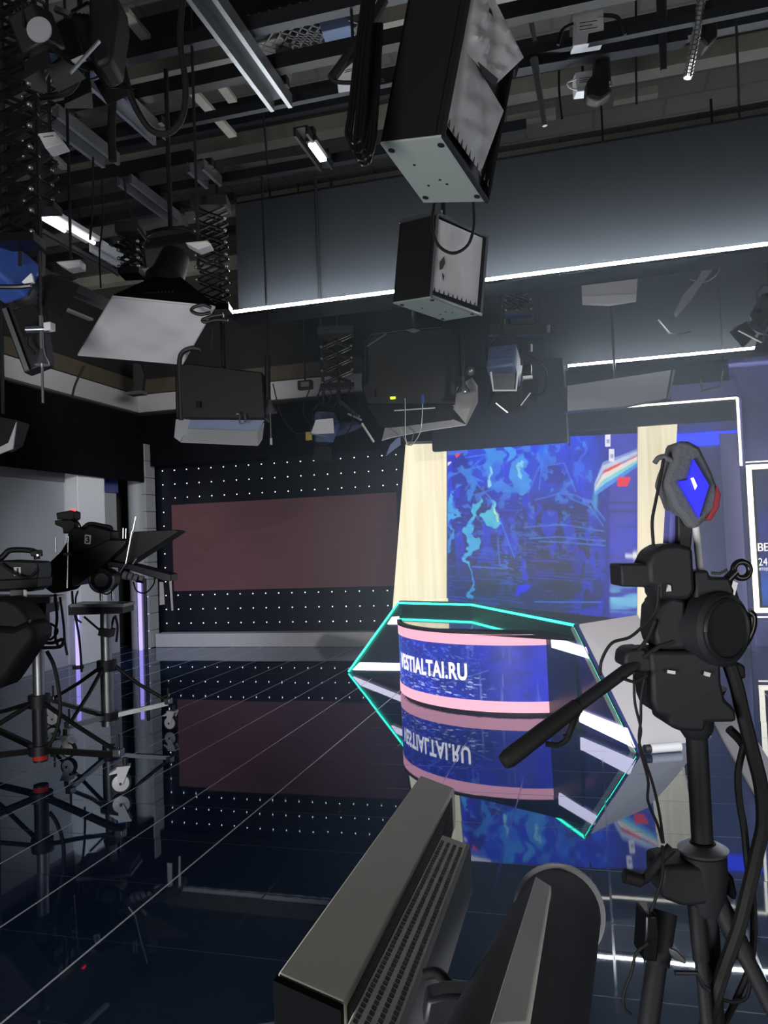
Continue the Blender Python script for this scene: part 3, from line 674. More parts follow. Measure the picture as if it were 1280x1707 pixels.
# ------------------------------------------------------------------ box lights with crumpled diffusers
def crumple(mb_pts, nu, nv, amp, seed, nrm):
    a, b, c, d = mb_pts; r = np.random.RandomState(seed); ph = r.rand(6)*6
    vs = []; fs = []
    for j in range(nv+1):
        for i in range(nu+1):
            u, v = i/nu, j/nv; p = (a*(1-u)+b*u)*(1-v)+(d*(1-u)+c*u)*v
            e = min(1, 6*min(u, 1-u, v, 1-v))
            h = math.sin(u*7+v*4+ph[0])*.4+abs(math.sin(u*5-v*9+ph[1]))*.5+math.sin(u*17+v*6+ph[2])*.2+r.randn()*.12
            vs.append(p+nrm*amp*h*e)
    for j in range(nv):
        for i in range(nu): fs.append((j*(nu+1)+i, j*(nu+1)+i+1, (j+1)*(nu+1)+i+1, (j+1)*(nu+1)+i))
    return vs, fs
def box_light(px, U, d0, hgt, label, torn, seed):
    """px: the four corners of the underside; U: the box's own upward axis"""
    O = PD(px[1][0], px[1][1], d0); b = [PP(x, y, O, U) for x, y in px]; T = [p+U*hgt for p in b]
    t = thing('box_light', label, 'studio light', b[0])
    e = (b[1]-b[0]).normalized(); g = (b[2]-b[1]).normalized()
    MB().hexa([p+U*.012 for p in b], T).build('housing', 'black', t, bevel=.006) if False else None
    # housing: near end, left side, far end and top, open on the diffuser side
    th = .015; n_out = e
    MB().hexa([b[0]+U*.012, b[1]+U*.012, b[1]+U*.012+g*th, b[0]+U*.012+g*th], [T[0], T[1], T[1]+g*th, T[0]+g*th]).build('end_panel', 'black', t)
    MB().hexa([b[0]+U*.012, b[0]+U*.012+e*th, b[3]+U*.012+e*th, b[3]+U*.012], [T[0], T[0]+e*th, T[3]+e*th, T[3]]).build('side_panel', 'black', t)
    MB().hexa([b[3]+U*.012, b[2]+U*.012, b[2]+U*.012-g*th, b[3]+U*.012-g*th], [T[3], T[2], T[2]-g*th, T[3]-g*th]).build('end_panel', 'black', t)
    MB().hexa(T, [p+U*.015 for p in T]).build('top_panel', 'black', t)
    bp = MB().hexa([p for p in b], [p+U*.012 for p in b]).build('bottom_plate', 'silver', t)
    bolts = MB(); cen = (b[0]+b[1]+b[2]+b[3])/4
    for p in b:
        c = p+(cen-p)*.2; bolts.cyl(c-U*.006, c+U*.002, .019, n=12)
    bolts.build('bolt', 'black', bp)
    sm_ = MB()
    for a_, c_ in ((.35, .3), (.62, .55), (.7, .62), (.7, .3)):
        c = b[0]+(b[1]-b[0])*c_+(b[3]-b[0])*a_; sm_.cyl(c-U*.003, c+U*.002, .009, n=8)
    sm_.build('screw', 'steeld', bp)
    # frame round the diffuser and the diffuser itself, sunk a little into the opening
    ins = -e*.03; lo = .06
    def S(u, v): return (b[1]+(b[2]-b[1])*u)*(1-v)+(T[1]+(T[2]-T[1])*u)*v
    fr = MB()
    for p, q in (((0, .0), (0, 1)), ((1, 0), (1, 1)), ((0, .0), (1, .0)), ((0, 1), (1, 1))): fr.bar(S(*p)+U*.01, S(*q), .022, .022)
    fr.build('edge_frame', 'steel' if seed == 2 else 'steeld', t)
    MB().prism([S(0, .02)+ins*1.4, S(1, .02)+ins*1.4, S(1, .98)+ins*1.4, S(0, .98)+ins*1.4], -e*.01).build('reflector', 'steeld', t)
    if not torn:
        vs, fs = crumple([S(.03, .10)+ins*.5, S(.93, .10)+ins*.5, S(.93, .97)+ins*.5, S(.03, .97)+ins*.5], 22, 22, .02, seed, e)
        MB().add(vs, fs).build('diffuser', 'foil', t)
        tear = MB().prism([S(.10, .45)+e*.004, S(.17, .54)+e*.004, S(.2, .47)+e*.004, S(.16, .38)+e*.004, S(.11, .36)+e*.004], e*.002).prism([S(.16, .34)+e*.004, S(.21, .31)+e*.004, S(.19, .24)+e*.004], e*.002)
        tear.build('tear', 'black', t)
    else:
        vs, fs = crumple([S(.02, .10)+ins*.4, S(.80, .12)+ins*.4, S(.93, .62)+e*.02, S(.02, .62)+ins*.2], 22, 20, .03, seed, e)
        MB().add(vs, fs).build('diffuser', 'foil', t)
        vs, fs = crumple([S(.04, .58)+e*.0, S(.66, .66)+e*.02, S(.98, 1.02)+e*.07, S(.02, 1.1)], 22, 20, .05, seed+5, e)
        MB().add(vs, fs).build('torn_diffuser', 'foil', t)
        MB().prism([S(.25, .60)+e*.03, S(.62, .68)+e*.045, S(.60, .62)+e*.045, S(.4, .58)+e*.03], e*.003).build('tear', 'black', t)
    nz = 11
    for k in range(nz):
        u = .05+.88*k/(nz-1); MB().prism([S(u-.018, .085)+e*.004, S(u+.018, .085)+e*.004, S(u, .135)+e*.004], e*.002).build('staple', 'groove', t)
    return t, b, T, U
Us = (rt*.185+up*.98+fw*.03).normalized()
t, b, T, U = box_light([(634, 240), (738, 228), (812, 336), (706, 338)], Us, 3.95, .86, 'big black box light with torn white diffuser and pale bolted bottom plate, nearest the viewer', True, 3)
top1 = (T[0]+T[1]+T[2]+T[3])/4
MB().cyl(top1, (top1.x, top1.y, ZC-.02), .025, n=12).build('hanger', 'steeld', t)
Us = (rt*.085+up*.995+fw*.03).normalized()
t, b, T, U = box_light([(655, 506), (718, 496), (802, 525), (740, 535)], Us, 6.55, .72, 'smaller black box light with intact white diffuser, hanging below the big torn one', False, 2)
top1 = (T[0]+T[1]+T[2]+T[3])/4
MB().cyl(top1, (top1.x, top1.y, ZC-.02), .022, n=12).build('hanger', 'steeld', t)
MB().bar(T[0]+U*.02, T[1]+U*.02+ (T[1]-T[0])*.1, .03).build('top_bracket', 'steel', t)
def cable(px, r, label, m='rubber', name='hanging_cable', ns=10):
    pts = spl([PD(*q) for q in px], ns); return tag(MB().tube(pts, r, 8).build(name, m), label, 'cable')
cable([(724, 340, 6.3), (720, 375, 6.2), (730, 408, 6.2), (755, 422, 6.2), (780, 408, 6.25), (790, 375, 6.3), (789, 335, 6.3)], .013, 'black cable looping in front of the smaller box light')
# bundle of cables beside the big box light
for i, (dx, yb) in enumerate(((-30, 255), (-22, 268), (-16, 276), (-10, 262), (-36, 240))):
    cable([(632+dx*.6, -40, 3.9), (622+dx*.8, 90, 3.9), (618+dx, 190, 3.9), (614+dx, yb-16, 3.9), (620+dx*.8, yb, 3.9), (628+dx*.6, yb-18, 3.9), (634+dx*.6, 170, 3.95), (640+dx*.5, 40, 4.)], .011+.002*(i % 2),
          'thick black cable loop left of the big box light, %s' % ('outer loop', 'second loop', 'longest loop', 'loop closest to the box', 'shortest loop')[i], 'blackgloss')

# white softbox on the left
c = [PD(188, 496, 5.65), PD(357, 513, 5.6), PD(303, 608, 6.25), PD(130, 593, 6.3)]
n = (c[1]-c[0]).cross(c[3]-c[0]).normalized(); n = n if n.z > 0 else -n; cen = (c[0]+c[1]+c[2]+c[3])/4
t = thing('softbox', 'large white softbox with black hood hanging on the left', 'studio light', cen)
vs, fs = crumple(c, 24, 18, .012, 9, n); MB().add(vs, fs).build('diffuser', 'cloth', t)
k = MB()
for i in range(4): k.bar(c[i]+n*.01, c[(i+1) % 4]+n*.01, .012)
k.build('edge_tape', 'white', t)
ap = [cen+(p-cen)*.22+n*.55 for p in c]
hood = MB()
for i in range(4):
    j = (i+1) % 4; hood.hexa([c[i]+n*.02, c[j]+n*.02, c[j]+n*.035, c[i]+n*.035], [ap[i], ap[j], ap[j]+n*.015, ap[i]+n*.015])
hood.build('hood', 'drape', t)
MB().lathe([(.16, 0), (.17, .06), (.14, .12), (.12, .36), (.05, .38)], cen+n*.5, n).build('lamp_head', 'rubber', t)
yk = cen+n*.75
MB().tube(spl([yk-HR*.22, yk-HR*.22+UZ*.25, yk+UZ*.32, yk+HR*.22+UZ*.25, yk+HR*.22], 6), .016, 8).build('yoke', 'steeld', t)
MB().cyl(yk+UZ*.3, (yk.x, yk.y, 5.9), .02, n=10).build('hanger', 'steeld', t)
s = PD(262, 487, 5.7); k = MB()
for i in range(9): k.bar(s+HR*(-.1+i*.026), s+HR*(-.088+i*.026)-UZ*.003, .006)
k.build('faint_lettering', 'steeld', t)
# dark bracket ends crossing the softbox edge
for px, lab in (([(352, 513, 5.5), (338, 508, 5.5), (322, 513, 5.5), (320, 519, 5.5), (334, 524, 5.5), (352, 521, 5.5)], 'black looped clamp at the upper right corner of the softbox'),
                ([(372, 524, 5.5), (354, 527, 5.5), (338, 533, 5.5), (342, 537, 5.5), (360, 533, 5.5), (380, 534, 5.5)], 'second black looped clamp below the first, beside the softbox'),
                ([(302, 700, 6.0), (300, 650, 6.0), (299, 605, 6.0), (304, 588, 6.0), (318, 581, 6.0), (334, 582, 6.0)], 'black tube bent over the lower corner of the softbox')):
    tag(MB().tube(spl([PD(*q) for q in px], 6), .013 if px[0][1] < 600 else .02, 8).build('hanging_clamp_tube', 'black'), lab, 'clamp')

# ------------------------------------------------------------------ fluorescent banks with barn doors
def zp(zx, zy, s, ox, oy): return (ox+zx*s, oy+zy*s)
def bank(name, label, body, depth, thick, flaps, extra=None):
    p0 = PD(*body[0], depth); t = thing(name, label, 'studio light', (p0.x, p0.y, min(PD(x, y, depth).z for x, y in body)))
    MB().slab(body, depth, thick).build('housing', 'black', t, bevel=.015)
    for nm, poly, m, dd in flaps:
        q = [PD(x, y, depth+dz) for x, y, dz in poly]; nn = (q[1]-q[0]).cross(q[-1]-q[0]).normalized()
        MB().prism(q, nn*.008).build(nm, m, t)
    return t
f = lambda a, b: zp(a, b, .28125, 280, 560)
t = bank('fluorescent_bank', 'black fluorescent bank light with open white reflector flap, left of the lamp cluster',
    [f(40, 190), f(110, 160), f(560, 215), f(578, 490), f(45, 488)], 8.0, .3,
    [('flap', [(*f(48, 495), 0), (*f(132, 490), .1), (*f(116, 552), .12), (*f(72, 626), .0), (*f(38, 600), -.05)], 'cloth', 0),
     ('inner_reflector', [(*f(132, 490), .1), (*f(575, 495), .1), (*f(532, 562), .12), (*f(116, 552), .12)], 'bluegrey', 0),
     ('flap', [(*f(116, 550), .1), (*f(530, 562), .1), (*f(531, 648), -.05), (*f(74, 628), -.05)], 'cloth', 0),
     ('flap', [(*f(531, 562), .1), (*f(566, 515), 0), (*f(555, 610), -.08), (*f(531, 648), -.05)], 'foil', 0)])
p = PD(*f(180, 408), 7.97); MB().box(p, (.05, .02, .06)).build('socket', 'steeld', t)
MB().tube(spl([PD(*f(*q), 7.93) for q in ((405, 462), (425, 465), (425, 510), (440, 522), (457, 508), (455, 462))], 5), .008, 8).build('hook', 'steel', t)
MB().cyl(PD(*f(590, 120), 8.1), PD(*f(590, 380), 8.1), .03, n=10).build('side_arm', 'black', t)
a = PD(*f(330, 190), 8.15); MB().cyl(a, (a.x, a.y, 5.9), .025, n=10).build('hanger', 'steeld', t)
# drop clamp right of it
p = PD(*f(605, 440), 8.1); t2 = thing('safety_clamp', 'small silver clamp with hanging chain right of the fluorescent bank', 'clamp', p)
MB().lathe([(.075, 0), (.07, .03), (.035, .08), (.02, .14)], p-UZ*.03, UZ, 14).build('bell', 'steel', t2)
MB().cyl(p-UZ*.02, p-UZ*.36, .008, n=8).build('chain', 'steel', t2); MB().cyl(p-UZ*.3, p-UZ*.37, .014, n=8).build('end_weight', 'white', t2)
MB().cyl(p+UZ*.1, (p.x, p.y, 5.9), .014, n=8).build('rod', 'steeld', t2)

f = lambda a, b: zp(a, b, .2578, 590, 530)
t = bank('fluorescent_bank', 'large black fluorescent bank light with yellow display and white barn doors, above the left lightbox',
    [f(55, 170), f(120, 105), f(330, 80), f(640, 60), f(668, 200), f(655, 560), f(85, 560), f(50, 440)], 8.6, .35,
    [('inner_reflector', [(*f(85, 562), 0), (*f(630, 560), 0), (*f(700, 640), .1), (*f(540, 705), .15), (*f(200, 712), .15), (*f(165, 700), .1)], 'steeld', 0),
     ('flap', [(*f(200, 710), .14), (*f(540, 703), .14), (*f(640, 655), .1), (*f(725, 690), -.1), (*f(480, 725), -.1), (*f(250, 770), -.1), (*f(180, 790), -.1)], 'cloth', 0),
     ('flap', [(*f(628, 575), .05), (*f(700, 645), .1), (*f(725, 690), -.08), (*f(735, 675), -.12), (*f(800, 545), -.15), (*f(798, 440), -.1), (*f(760, 385), .0), (*f(665, 450), .06)], 'foil', 0)])
MB().bar(PD(*f(235, 518), 8.58), PD(*f(268, 516), 8.58), .02, .022).build('display', 'yellow', t)
MB().bar(PD(*f(260, 600), 8.58), PD(*f(525, 582), 8.58), .015, .012).build('tube_edge', 'white', t)
MB().box(PD(*f(125, 485), 8.58), (.06, .02, .08)).build('socket', 'steeld', t)
MB().tube([PD(*f(*q), 8.5) for q in ((70, 440), (68, 170), (110, 108), (330, 78), (560, 60))], .012, 8).build('yoke', 'steeld', t)
MB().bar(PD(*f(85, 185), 8.5), PD(*f(210, 105), 8.5), .035, .012).build('yoke_brace', 'steel', t)
MB().prism([PD(*f(*q), 8.45) for q in ((335, 78), (385, 66), (432, 82), (385, 98))], HF*.03).build('yoke_plate', 'alu', t)
a = PD(*f(385, 60), 8.5); MB().cyl(a, (a.x, a.y, 5.9), .025, n=10).build('hanger', 'black', t)
for pts, lab in ((((330, 520), (331, 640), (332, 760), (345, 820), (372, 800), (385, 740)), 'thin grey cable looping below the large bank light, left one'),
                 (((445, 520), (440, 640), (425, 745), (370, 822), (330, 790), (300, 710)), 'thin grey cable looping below the large bank light, right one')):
    cable([(*f(*q), 8.4) for q in pts], .006, lab, 'steel')
p = PD(*f(445, 525), 8.4); tag(MB().box(p, (.04, .04, .1)).build('cable_plug', 'blue', bevel=.006), 'small blue plug on a cable of the large bank light', 'plug')
p = PD(*f(705, 440), 8.3); t2 = thing('safety_clamp', 'bell shaped silver clamp in front of the white barn door', 'clamp', p)
MB().lathe([(.075, 0), (.075, .025), (.03, .1), (.018, .2)], p-UZ*.08, UZ, 14).build('bell', 'alu', t2)
MB().ball(p+UZ*.16+HR*.09, .05).build('knob', 'steel', t2); MB().cyl(p+UZ*.1, p+UZ*.55, .03, n=10).build('spigot', 'black', t2)
MB().cyl(p+UZ*.55, (p.x, p.y, 5.9), .015, n=8).build('rod', 'steeld', t2)

# white cloth covered light between strip and portal frame
q = [PD(x, y, 11.2) for x, y in ((946, 643), (1118, 617), (1110, 663), (1040, 677), (946, 685))]
t = thing('softbox', 'long white cloth-covered light above the portal frame on the right', 'studio light', q[4])
MB().prism(q, HF*.02).build('diffuser', 'cloth', t)
MB().prism([p+HF*.03 for p in q]+[], HF*.25).build('housing', 'black', t)
MB().bar(q[1]+HR*.05, q[2]+HR*.04, .03).build('end_frame', 'steel', t)
a = (q[0]+q[1])/2+HF*.2; MB().cyl(a, (a.x, a.y, ZC-.02), .02, n=8).build('hanger', 'steeld', t)
# pale diffuser sheet below the near strip
q = [PD(x, y, 8.6) for x, y in ((968, 446), (1064, 446), (1060, 502), (1015, 509), (971, 507))]
t = thing('diffuser_sheet', 'pale translucent diffuser sheet hanging just below the long light strip', 'diffuser', q[3])
MB().prism(q, HF*.01).build('sheet', 'greyset', t)
MB().prism([PD(x, y, 8.58) for x, y in ((970, 494), (1061, 490), (1060, 503), (1015, 510), (971, 508))], HF*.008).build('hem', 'white', t)
a = (q[0]+q[1])/2; MB().bar(q[0], q[1], .03).build('top_bar', 'steeld', t); MB().cyl(a, (a.x, a.y, ZC-.02), .012, n=8).build('hanger', 'steeld', t)

# ------------------------------------------------------------------ small spotlights
def fresnel(label, p, ax, size, m, back_fins=True, door=('black', .55), hang_z=5.9, roll=0.):
    """lamp head looking along ax"""
    p = Vector(p); ax = Vector(ax).normalized(); x, y, _ = basis(ax); s = size
    if y.z < 0: x, y = -x, -y
    t = thing('fresnel_spotlight', label, 'spotlight', p)
    MB().box(p, (s*.9, s*1.05, s*.95), (x, ax, y)).build('housing', m, t, bevel=s*.08)
    if back_fins:
        k = MB()
        for i in range(5): k.box(p-ax*s*.55+y*s*(.32-.13*i), (s*.78, s*.1, s*.05), (x, ax, y))
        k.build('cooling_fins', m, t)
    MB().lathe([(s*.42, 0), (s*.46, .02), (s*.46, s*.2), (s*.36, s*.2)], p+ax*s*.5, ax, 20).build('lens_ring', 'steeld', t)
    MB().lathe([(s*.36, 0), (s*.3, s*.05), (s*.02, s*.08)], p+ax*s*.66, ax, 20).build('lens', 'bluegrey', t)
    o = p+ax*s*.72
    for sx, sy in ((1, 0), (-1, 0), (0, 1), (0, -1)):
        d = x*sx+y*sy; w = x*sy+y*sx
        MB().prism([o+d*s*.45-w*s*.4, o+d*s*.45+w*s*.4, o+d*s*.8+ax*s*door[1]+w*s*.52, o+d*s*.8+ax*s*door[1]-w*s*.52], d*.006).build('barn_door', door[0], t)
    tp = p+UZ*s*1.0
    MB().tube([p+x*s*.56, p+x*s*.58+UZ*s*.7, tp+x*s*.3, tp-x*s*.3, p-x*s*.58+UZ*s*.7, p-x*s*.56], s*.045, 8).build('yoke', 'black', t)
    MB().cyl(p+x*s*.5, p+x*s*.72, s*.1, n=12).build('tilt_knob', 'blackgloss', t)
    MB().cyl(tp, (tp.x, tp.y, hang_z), .018, n=8).build('hanger', 'steeld', t)
    return t
t = fresnel('blue-grey spotlight with ribbed back and open barn doors, right of the large bank light', PD(841, 612, 8.3), (.1, .75, -.5), .34, 'bluegrey')
p = PD(879, 618, 8.2)
MB().box(p, (.09, .06, .13)).build('side_knob', 'blackgloss', t, bevel=.01); MB().box(p-UZ*.075, (.1, .07, .03)).build('knob_base', 'white', t)
MB().prism([PD(x, y, 8.0) for x, y in ((819, 622), (861, 622), (858, 650), (822, 650))], HF*.02).build('rear_door', 'steeld', t)
MB().tube([PD(x, y, 7.98) for x, y in ((818, 620), (822, 651), (860, 651), (863, 620))], .012, 8).build('rear_door_rim', 'white', t)
MB().tube(spl([PD(x, y, 8.1) for x, y in ((884, 595), (905, 608), (912, 632), (905, 655), (885, 658))], 6), .009, 8).build('power_lead', 'blackgloss', t)
for a, b in (((826, 672), (846, 688)), ((884, 655), (868, 676))): MB().bar(PD(*a, 8.0), PD(*b, 8.0), .02, .01).build('door_edge', 'alu', t)
# cluster left of the large bank: lamp on an arm, disc reflector, cables
t = fresnel('small pale blue spotlight with lit back plate in the cluster of cables', PD(541, 712, 8.2), (-.5, .5, -.62), .24, 'bluegrey')
MB().prism([PD(x, y, 7.9) for x, y in ((526, 700), (555, 697), (557, 722), (518, 724))], HF*.02).build('back_plate', 'white', t)
MB().bar(PD(516, 723, 7.9), PD(543, 728, 7.9), .03, .01).build('front_lip', 'alu', t)
p = PD(568, 720, 8.55); t2 = thing('reflector_dish', 'dull blue round reflector dish beside the small pale spotlight', 'reflector', p)
MB().lathe([(.03, 0), (.16, .05), (.22, .12), (.215, .125), (.15, .065), (.02, .02)], p+UZ*.12, (.25, .1, -1)).build('dish', 'bluegrey', t2)
MB().cyl(p+UZ*.12, p+UZ*.5, .02, n=8).build('arm', 'black', t2); MB().cyl(p+UZ*.5, (p.x, p.y, 5.9), .014, n=8).build('rod', 'steeld', t2)
t2 = thing('arm_clamp', 'pale taped clamp arm slanting down right of the reflector dish', 'clamp', PD(620, 735, 8.3))
MB().bar(PD(565, 668, 8.3), PD(598, 695, 8.3), .09, .03).build('arm', 'steeld', t2); MB().bar(PD(580, 690, 8.3), PD(602, 700, 8.28), .05, .02).build('joint', 'alu', t2)
MB().bar(PD(603, 706, 8.3), PD(623, 737, 8.3), .06, .02).build('flag', 'foil', t2)
a = PD(566, 668, 8.3); MB().cyl(a, (a.x, a.y, 5.9), .016, n=8).build('rod', 'steeld', t2)
p = PD(515, 727, 8.1); tag(MB().box(p, (.07, .03, .09)).build('brass_tag', 'brass', bevel=.005), 'small yellowish tag at the left of the small pale spotlight', 'tag')
p = PD(509, 642, 8.4); t2 = thing('junction_box', 'small dark connection box in front of the white wall band', 'box', p)
MB().box(p, (.16, .08, .1)).build('case', 'black', t2, bevel=.006); MB().box(p-HF*.045, (.09, .01, .05)).build('plate', 'steel', t2); MB().cyl(p, (p.x, p.y, 5.9), .01, n=6).build('rod', 'steeld', t2)
for pts, lab in ((((520, 640), (505, 680), (512, 700), (525, 710)), 'thin cable curving left of the small pale spotlight'),
                 (((535, 640), (531, 665), (545, 672), (552, 655), (540, 645), (528, 660)), 'coiled cable above the small pale spotlight'),
                 (((590, 640), (580, 660), (588, 700), (575, 728)), 'cable bowing right of the reflector dish'),
                 (((455, 640), (468, 690), (490, 720), (512, 722)), 'thin cable swinging toward the yellowish tag'),
                 (((562, 640), (560, 672), (548, 690), (545, 705)), 'short cable dropping into the small pale spotlight')):
    cable([(*q, 8.15) for q in pts], .007, lab)
# little glass barn door leaf under the large bank
q = [PD(x, y, 8.2) for x, y in ((643, 760), (668, 741), (667, 728), (660, 732), (650, 742))]
tag(MB().prism(q, HF*.02).build('hanging_barn_door', 'bluegrey'), 'small shiny barn door leaf hanging below the large bank light', 'barn door')
# blue lamp and grey fluorescent panel at the far left
t = fresnel('bright blue spotlight at the left edge above the grey lamp panel', PD(10, 452, 4.6), (.25, .8, -.45), .26, 'blue')
MB().prism([PD(x, y, 4.3) for x, y in ((36, 470), (52, 455), (56, 470), (40, 473))], HF*.02).build('lens_rim', 'white', t)
MB().tube(spl([PD(x, y, 4.3) for x, y in ((-5, 478), (30, 478), (52, 476))], 4), .014, 8).build('front_bar', 'blackgloss', t)
q = [(2, 512), (36, 470), (66, 400), (70, 560), (82, 606), (38, 624)]
t = thing('fluorescent_bank', 'grey fluorescent lamp panel seen edge-on at the left edge', 'studio light', PD(40, 620, 5.3))
MB().slab([(2, 520), (24, 490), (62, 470), (80, 606), (40, 622)], 5.3, .12).build('housing', 'steeld', t, bevel=.01)
MB().slab([(50, 475), (64, 420), (70, 420), (68, 480)], 5.25, .06).build('yoke', 'black', t)
MB().bar(PD(8, 515, 5.28), PD(46, 618, 5.28), .03).build('edge_rail', 'steel', t)
MB().tube(spl([PD(x, y, 5.2) for x, y in ((45, 480), (52, 540), (44, 570), (58, 590))], 6), .012, 8).build('power_lead', 'rubber', t)
a = PD(66, 425, 5.3); MB().cyl(a, (a.x, a.y, 5.9), .02, n=8).build('hanger', 'steeld', t)
p = PD(70, 603, 4.6); t = thing('safety_clamp', 'bright silver bell clamp at the corner of the grey lamp panel', 'clamp', p)
MB().lathe([(.045, 0), (.04, .02), (.02, .06), (.012, .1)], p-UZ*.02, UZ, 14).build('bell', 'alu', t)
MB().cyl(p+UZ*.05, p+UZ*.28, .012, n=8).build('rod', 'steel', t); MB().cyl(p+UZ*.2-HR*.09, p+UZ*.2+HR*.05, .02, n=10).build('cross_bolt', 'alu', t)
MB().box(p+UZ*.21+HR*.05, (.05, .05, .05)).build('grip', 'white', t, bevel=.005); MB().cyl(p-UZ*.02, p-UZ*.25, .008, n=8).build('chain', 'steel', t)
MB().cyl(p+UZ*.28, (p.x, p.y, 5.9), .008, n=6).build('hanger', 'steeld', t)
# white barn door at the left edge, low
q = [PD(x, y, 7.5) for x, y in ((-12, 760), (0, 745), (14, 738), (27, 703), (21, 748), (-2, 757))]
t = thing('fluorescent_bank', 'lamp with a white reflector flap at the left edge below the grey lamp panel', 'studio light', q[0])
MB().prism(q, HF*.02).build('flap', 'cloth', t); MB().slab([(-30, 690), (26, 700), (14, 738), (-4, 748), (-30, 745)], 7.6, .3).build('housing', 'black', t)
a = PD(5, 690, 7.7); MB().cyl(a, (a.x, a.y, 5.9), .02, n=8).build('hanger', 'steeld', t)
# brackets and lamp at right
t = thing('suspended_bracket', 'grey hanging arm with angled foot between the two light strips', 'bracket', PD(1128, 556, 9.0))
MB().slab([(1182, 432), (1200, 434), (1172, 470), (1150, 502), (1128, 528), (1124, 522), (1140, 490), (1162, 466)], 9.0, .04).build('arm', 'pale', t)
MB().tube([PD(x, y, 8.98) for x, y in ((1097, 533), (1116, 555), (1132, 558), (1150, 554))], .014, 8).build('foot', 'alu', t)
MB().tube(spl([PD(x, y, 8.9) for x, y in ((1230, 425), (1216, 434), (1204, 434), (1196, 455), (1175, 470), (1150, 466))], 5), .01, 8).build('lead', 'steel', t)
MB().bar(PD(1178, 432, 8.95), PD(1222, 432, 8.95), .03, .02).build('crossbar', 'steel', t)
a = PD(1200, 432, 9.0); MB().cyl(a, (a.x, a.y, ZC-.02), .015, n=8).build('hanger', 'steeld', t)
t = fresnel('dark spotlight with bright barn door edge cut by the right edge', PD(1285, 520, 8.6), (-.35, .6, -.6), .3, 'black')
MB().bar(PD(1231, 550, 8.5), PD(1270, 570, 8.5), .03, .02).build('door_edge', 'alu', t); MB().bar(PD(1270, 570, 8.5), PD(1280, 545, 8.5), .02).build('door_edge', 'steel', t)
t = thing('suspended_bracket', 'small dark bracket below the far light strip at right', 'bracket', PD(1170, 655, 11.5))
MB().tube([PD(x, y, 11.4) for x, y in ((1168, 634), (1170, 652), (1200, 645), (1206, 618))], .018, 8).build('arm', 'steel', t); a = PD(1206, 618, 11.4)
MB().cyl(a, (a.x, a.y, ZC-.02), .012, n=8).build('hanger', 'steeld', t)
# small gear hanging right of the smaller box light
t = thing('socket_strip', 'dark socket strip with a pale sticker above the blue-grey spotlight', 'socket', PD(868, 520, 8.4))
MB().slab([(815, 540), (815, 558), (925, 556), (925, 538)], 8.9, .1).build('bar', 'black', t); MB().slab([(859, 516), (878, 516), (878, 525), (859, 525)], 8.85, .02).build('sticker', 'pale', t)
MB().slab([(850, 510), (890, 508), (890, 540), (850, 540)], 8.88, .08).build('case', 'black', t)
for x, y in ((840, 535), (914, 548), (885, 580)): MB().cyl(PD(x, y-6, 8.85), PD(x, y+6, 8.85), .02, n=8).build('plug', 'steel', t)
a = PD(868, 510, 8.95); MB().cyl(a, (a.x, a.y, 5.9), .02, n=8).build('hanger', 'steeld', t)

# ------------------------------------------------------------------ ceiling grid
ZP = 5.9
def xpipe(px, py, z, w, label, xa=-9.2, xb=7.3, m='steeld', h=None):
    p = PZ(px, py, z); mb = MB().bar((xa, p.y, z), (xb, p.y, z), w, h or w*1.3); return tag(mb.build('grid_pipe', m), label, 'pipe')
order = ['nearest', 'second', 'third', 'fourth', 'fifth', 'sixth', 'seventh']
for i, (py, m, w) in enumerate(((72, 'steeld', .09), (143, 'black', .1), (205, 'steeld', .06), (268, 'black', .11), (312, 'steeld', .08), (345, 'steeld', .08), (398, 'steeld', .08))):
    xpipe(300, py, ZP, w, 'dark ceiling beam running across the studio, %s from the viewer' % order[i], m=m, xb=(7.3 if i < 3 else -3.75 if i != 4 else -.4))
def yrail(a, b, z, w, label, m='steel', ch=True, name='lamp_rail'):
    p, q = PZ(*a, z), PZ(*b, z); x = (p.x+q.x)/2; y0, y1_ = sorted((p.y, q.y)); t = thing(name, label, 'rail', (x, (y0+y1_)/2, z))
    MB().box((x-w/2, (y0+y1_)/2, z), (w*.22, y1_-y0, w*.7)).box((x+w/2, (y0+y1_)/2, z), (w*.22, y1_-y0, w*.7)).build('channel_lip', m, t)
    MB().box((x, (y0+y1_)/2, z+w*.3), (w, y1_-y0, w*.12)).build('channel_web', 'steeld', t)
    for yy in (y0+.15, y1_-.15): MB().box((x, yy, z+w*.5), (w*1.5, .07, w*.5)).build('rail_clamp', 'black', t)
    return t
yrail((322, -30), (470, 172), 5.75, .17, 'long grey lamp rail running away at top, left of the meshed ceiling opening')
yrail((170, 132), (264, 232), 5.75, .15, 'shiny lamp rail below the second ceiling beam', 'alu')
yrail((80, 188), (186, 268), 5.75, .17, 'lamp rail with a curved end plate near the left cable coils')
yrail((205, 300), (305, 372), 5.72, .14, 'thin lamp rail with bright edges left of the long hanging panel')
yrail((330, 275), (352, 305), 5.75, .16, 'short pale lamp rail end just left of the long hanging panel', 'alu')
yrail((160, 410), (208, 438), 5.6, .16, 'short pale lamp rail above the white softbox', 'white')
yrail((66, 452), (195, 520), 5.5, .16, 'grey lamp rail behind the white softbox', 'steel')
yrail((62, 385), (205, 457), 5.55, .06, 'thin steel rail under the lit tube lamp', 'steel')
yrail((500, 218), (545, 278), 5.75, .12, 'dark lamp rail ending above the long hanging panel', 'steeld')
a, b = PZ(72, 360, 5.5), PZ(158, 405, 5.5); t = thing('ceiling_tube_lamp', 'lit twin tube lamp on the ceiling at left', 'ceiling light', (a+b)/2)
for k in (-.045, .045): MB().cyl((a.x+k, a.y, 5.5), (a.x+k, b.y if k > 0 else (a.y+b.y)/2, 5.5), .022, n=10).build('tube', 'lamp', t)
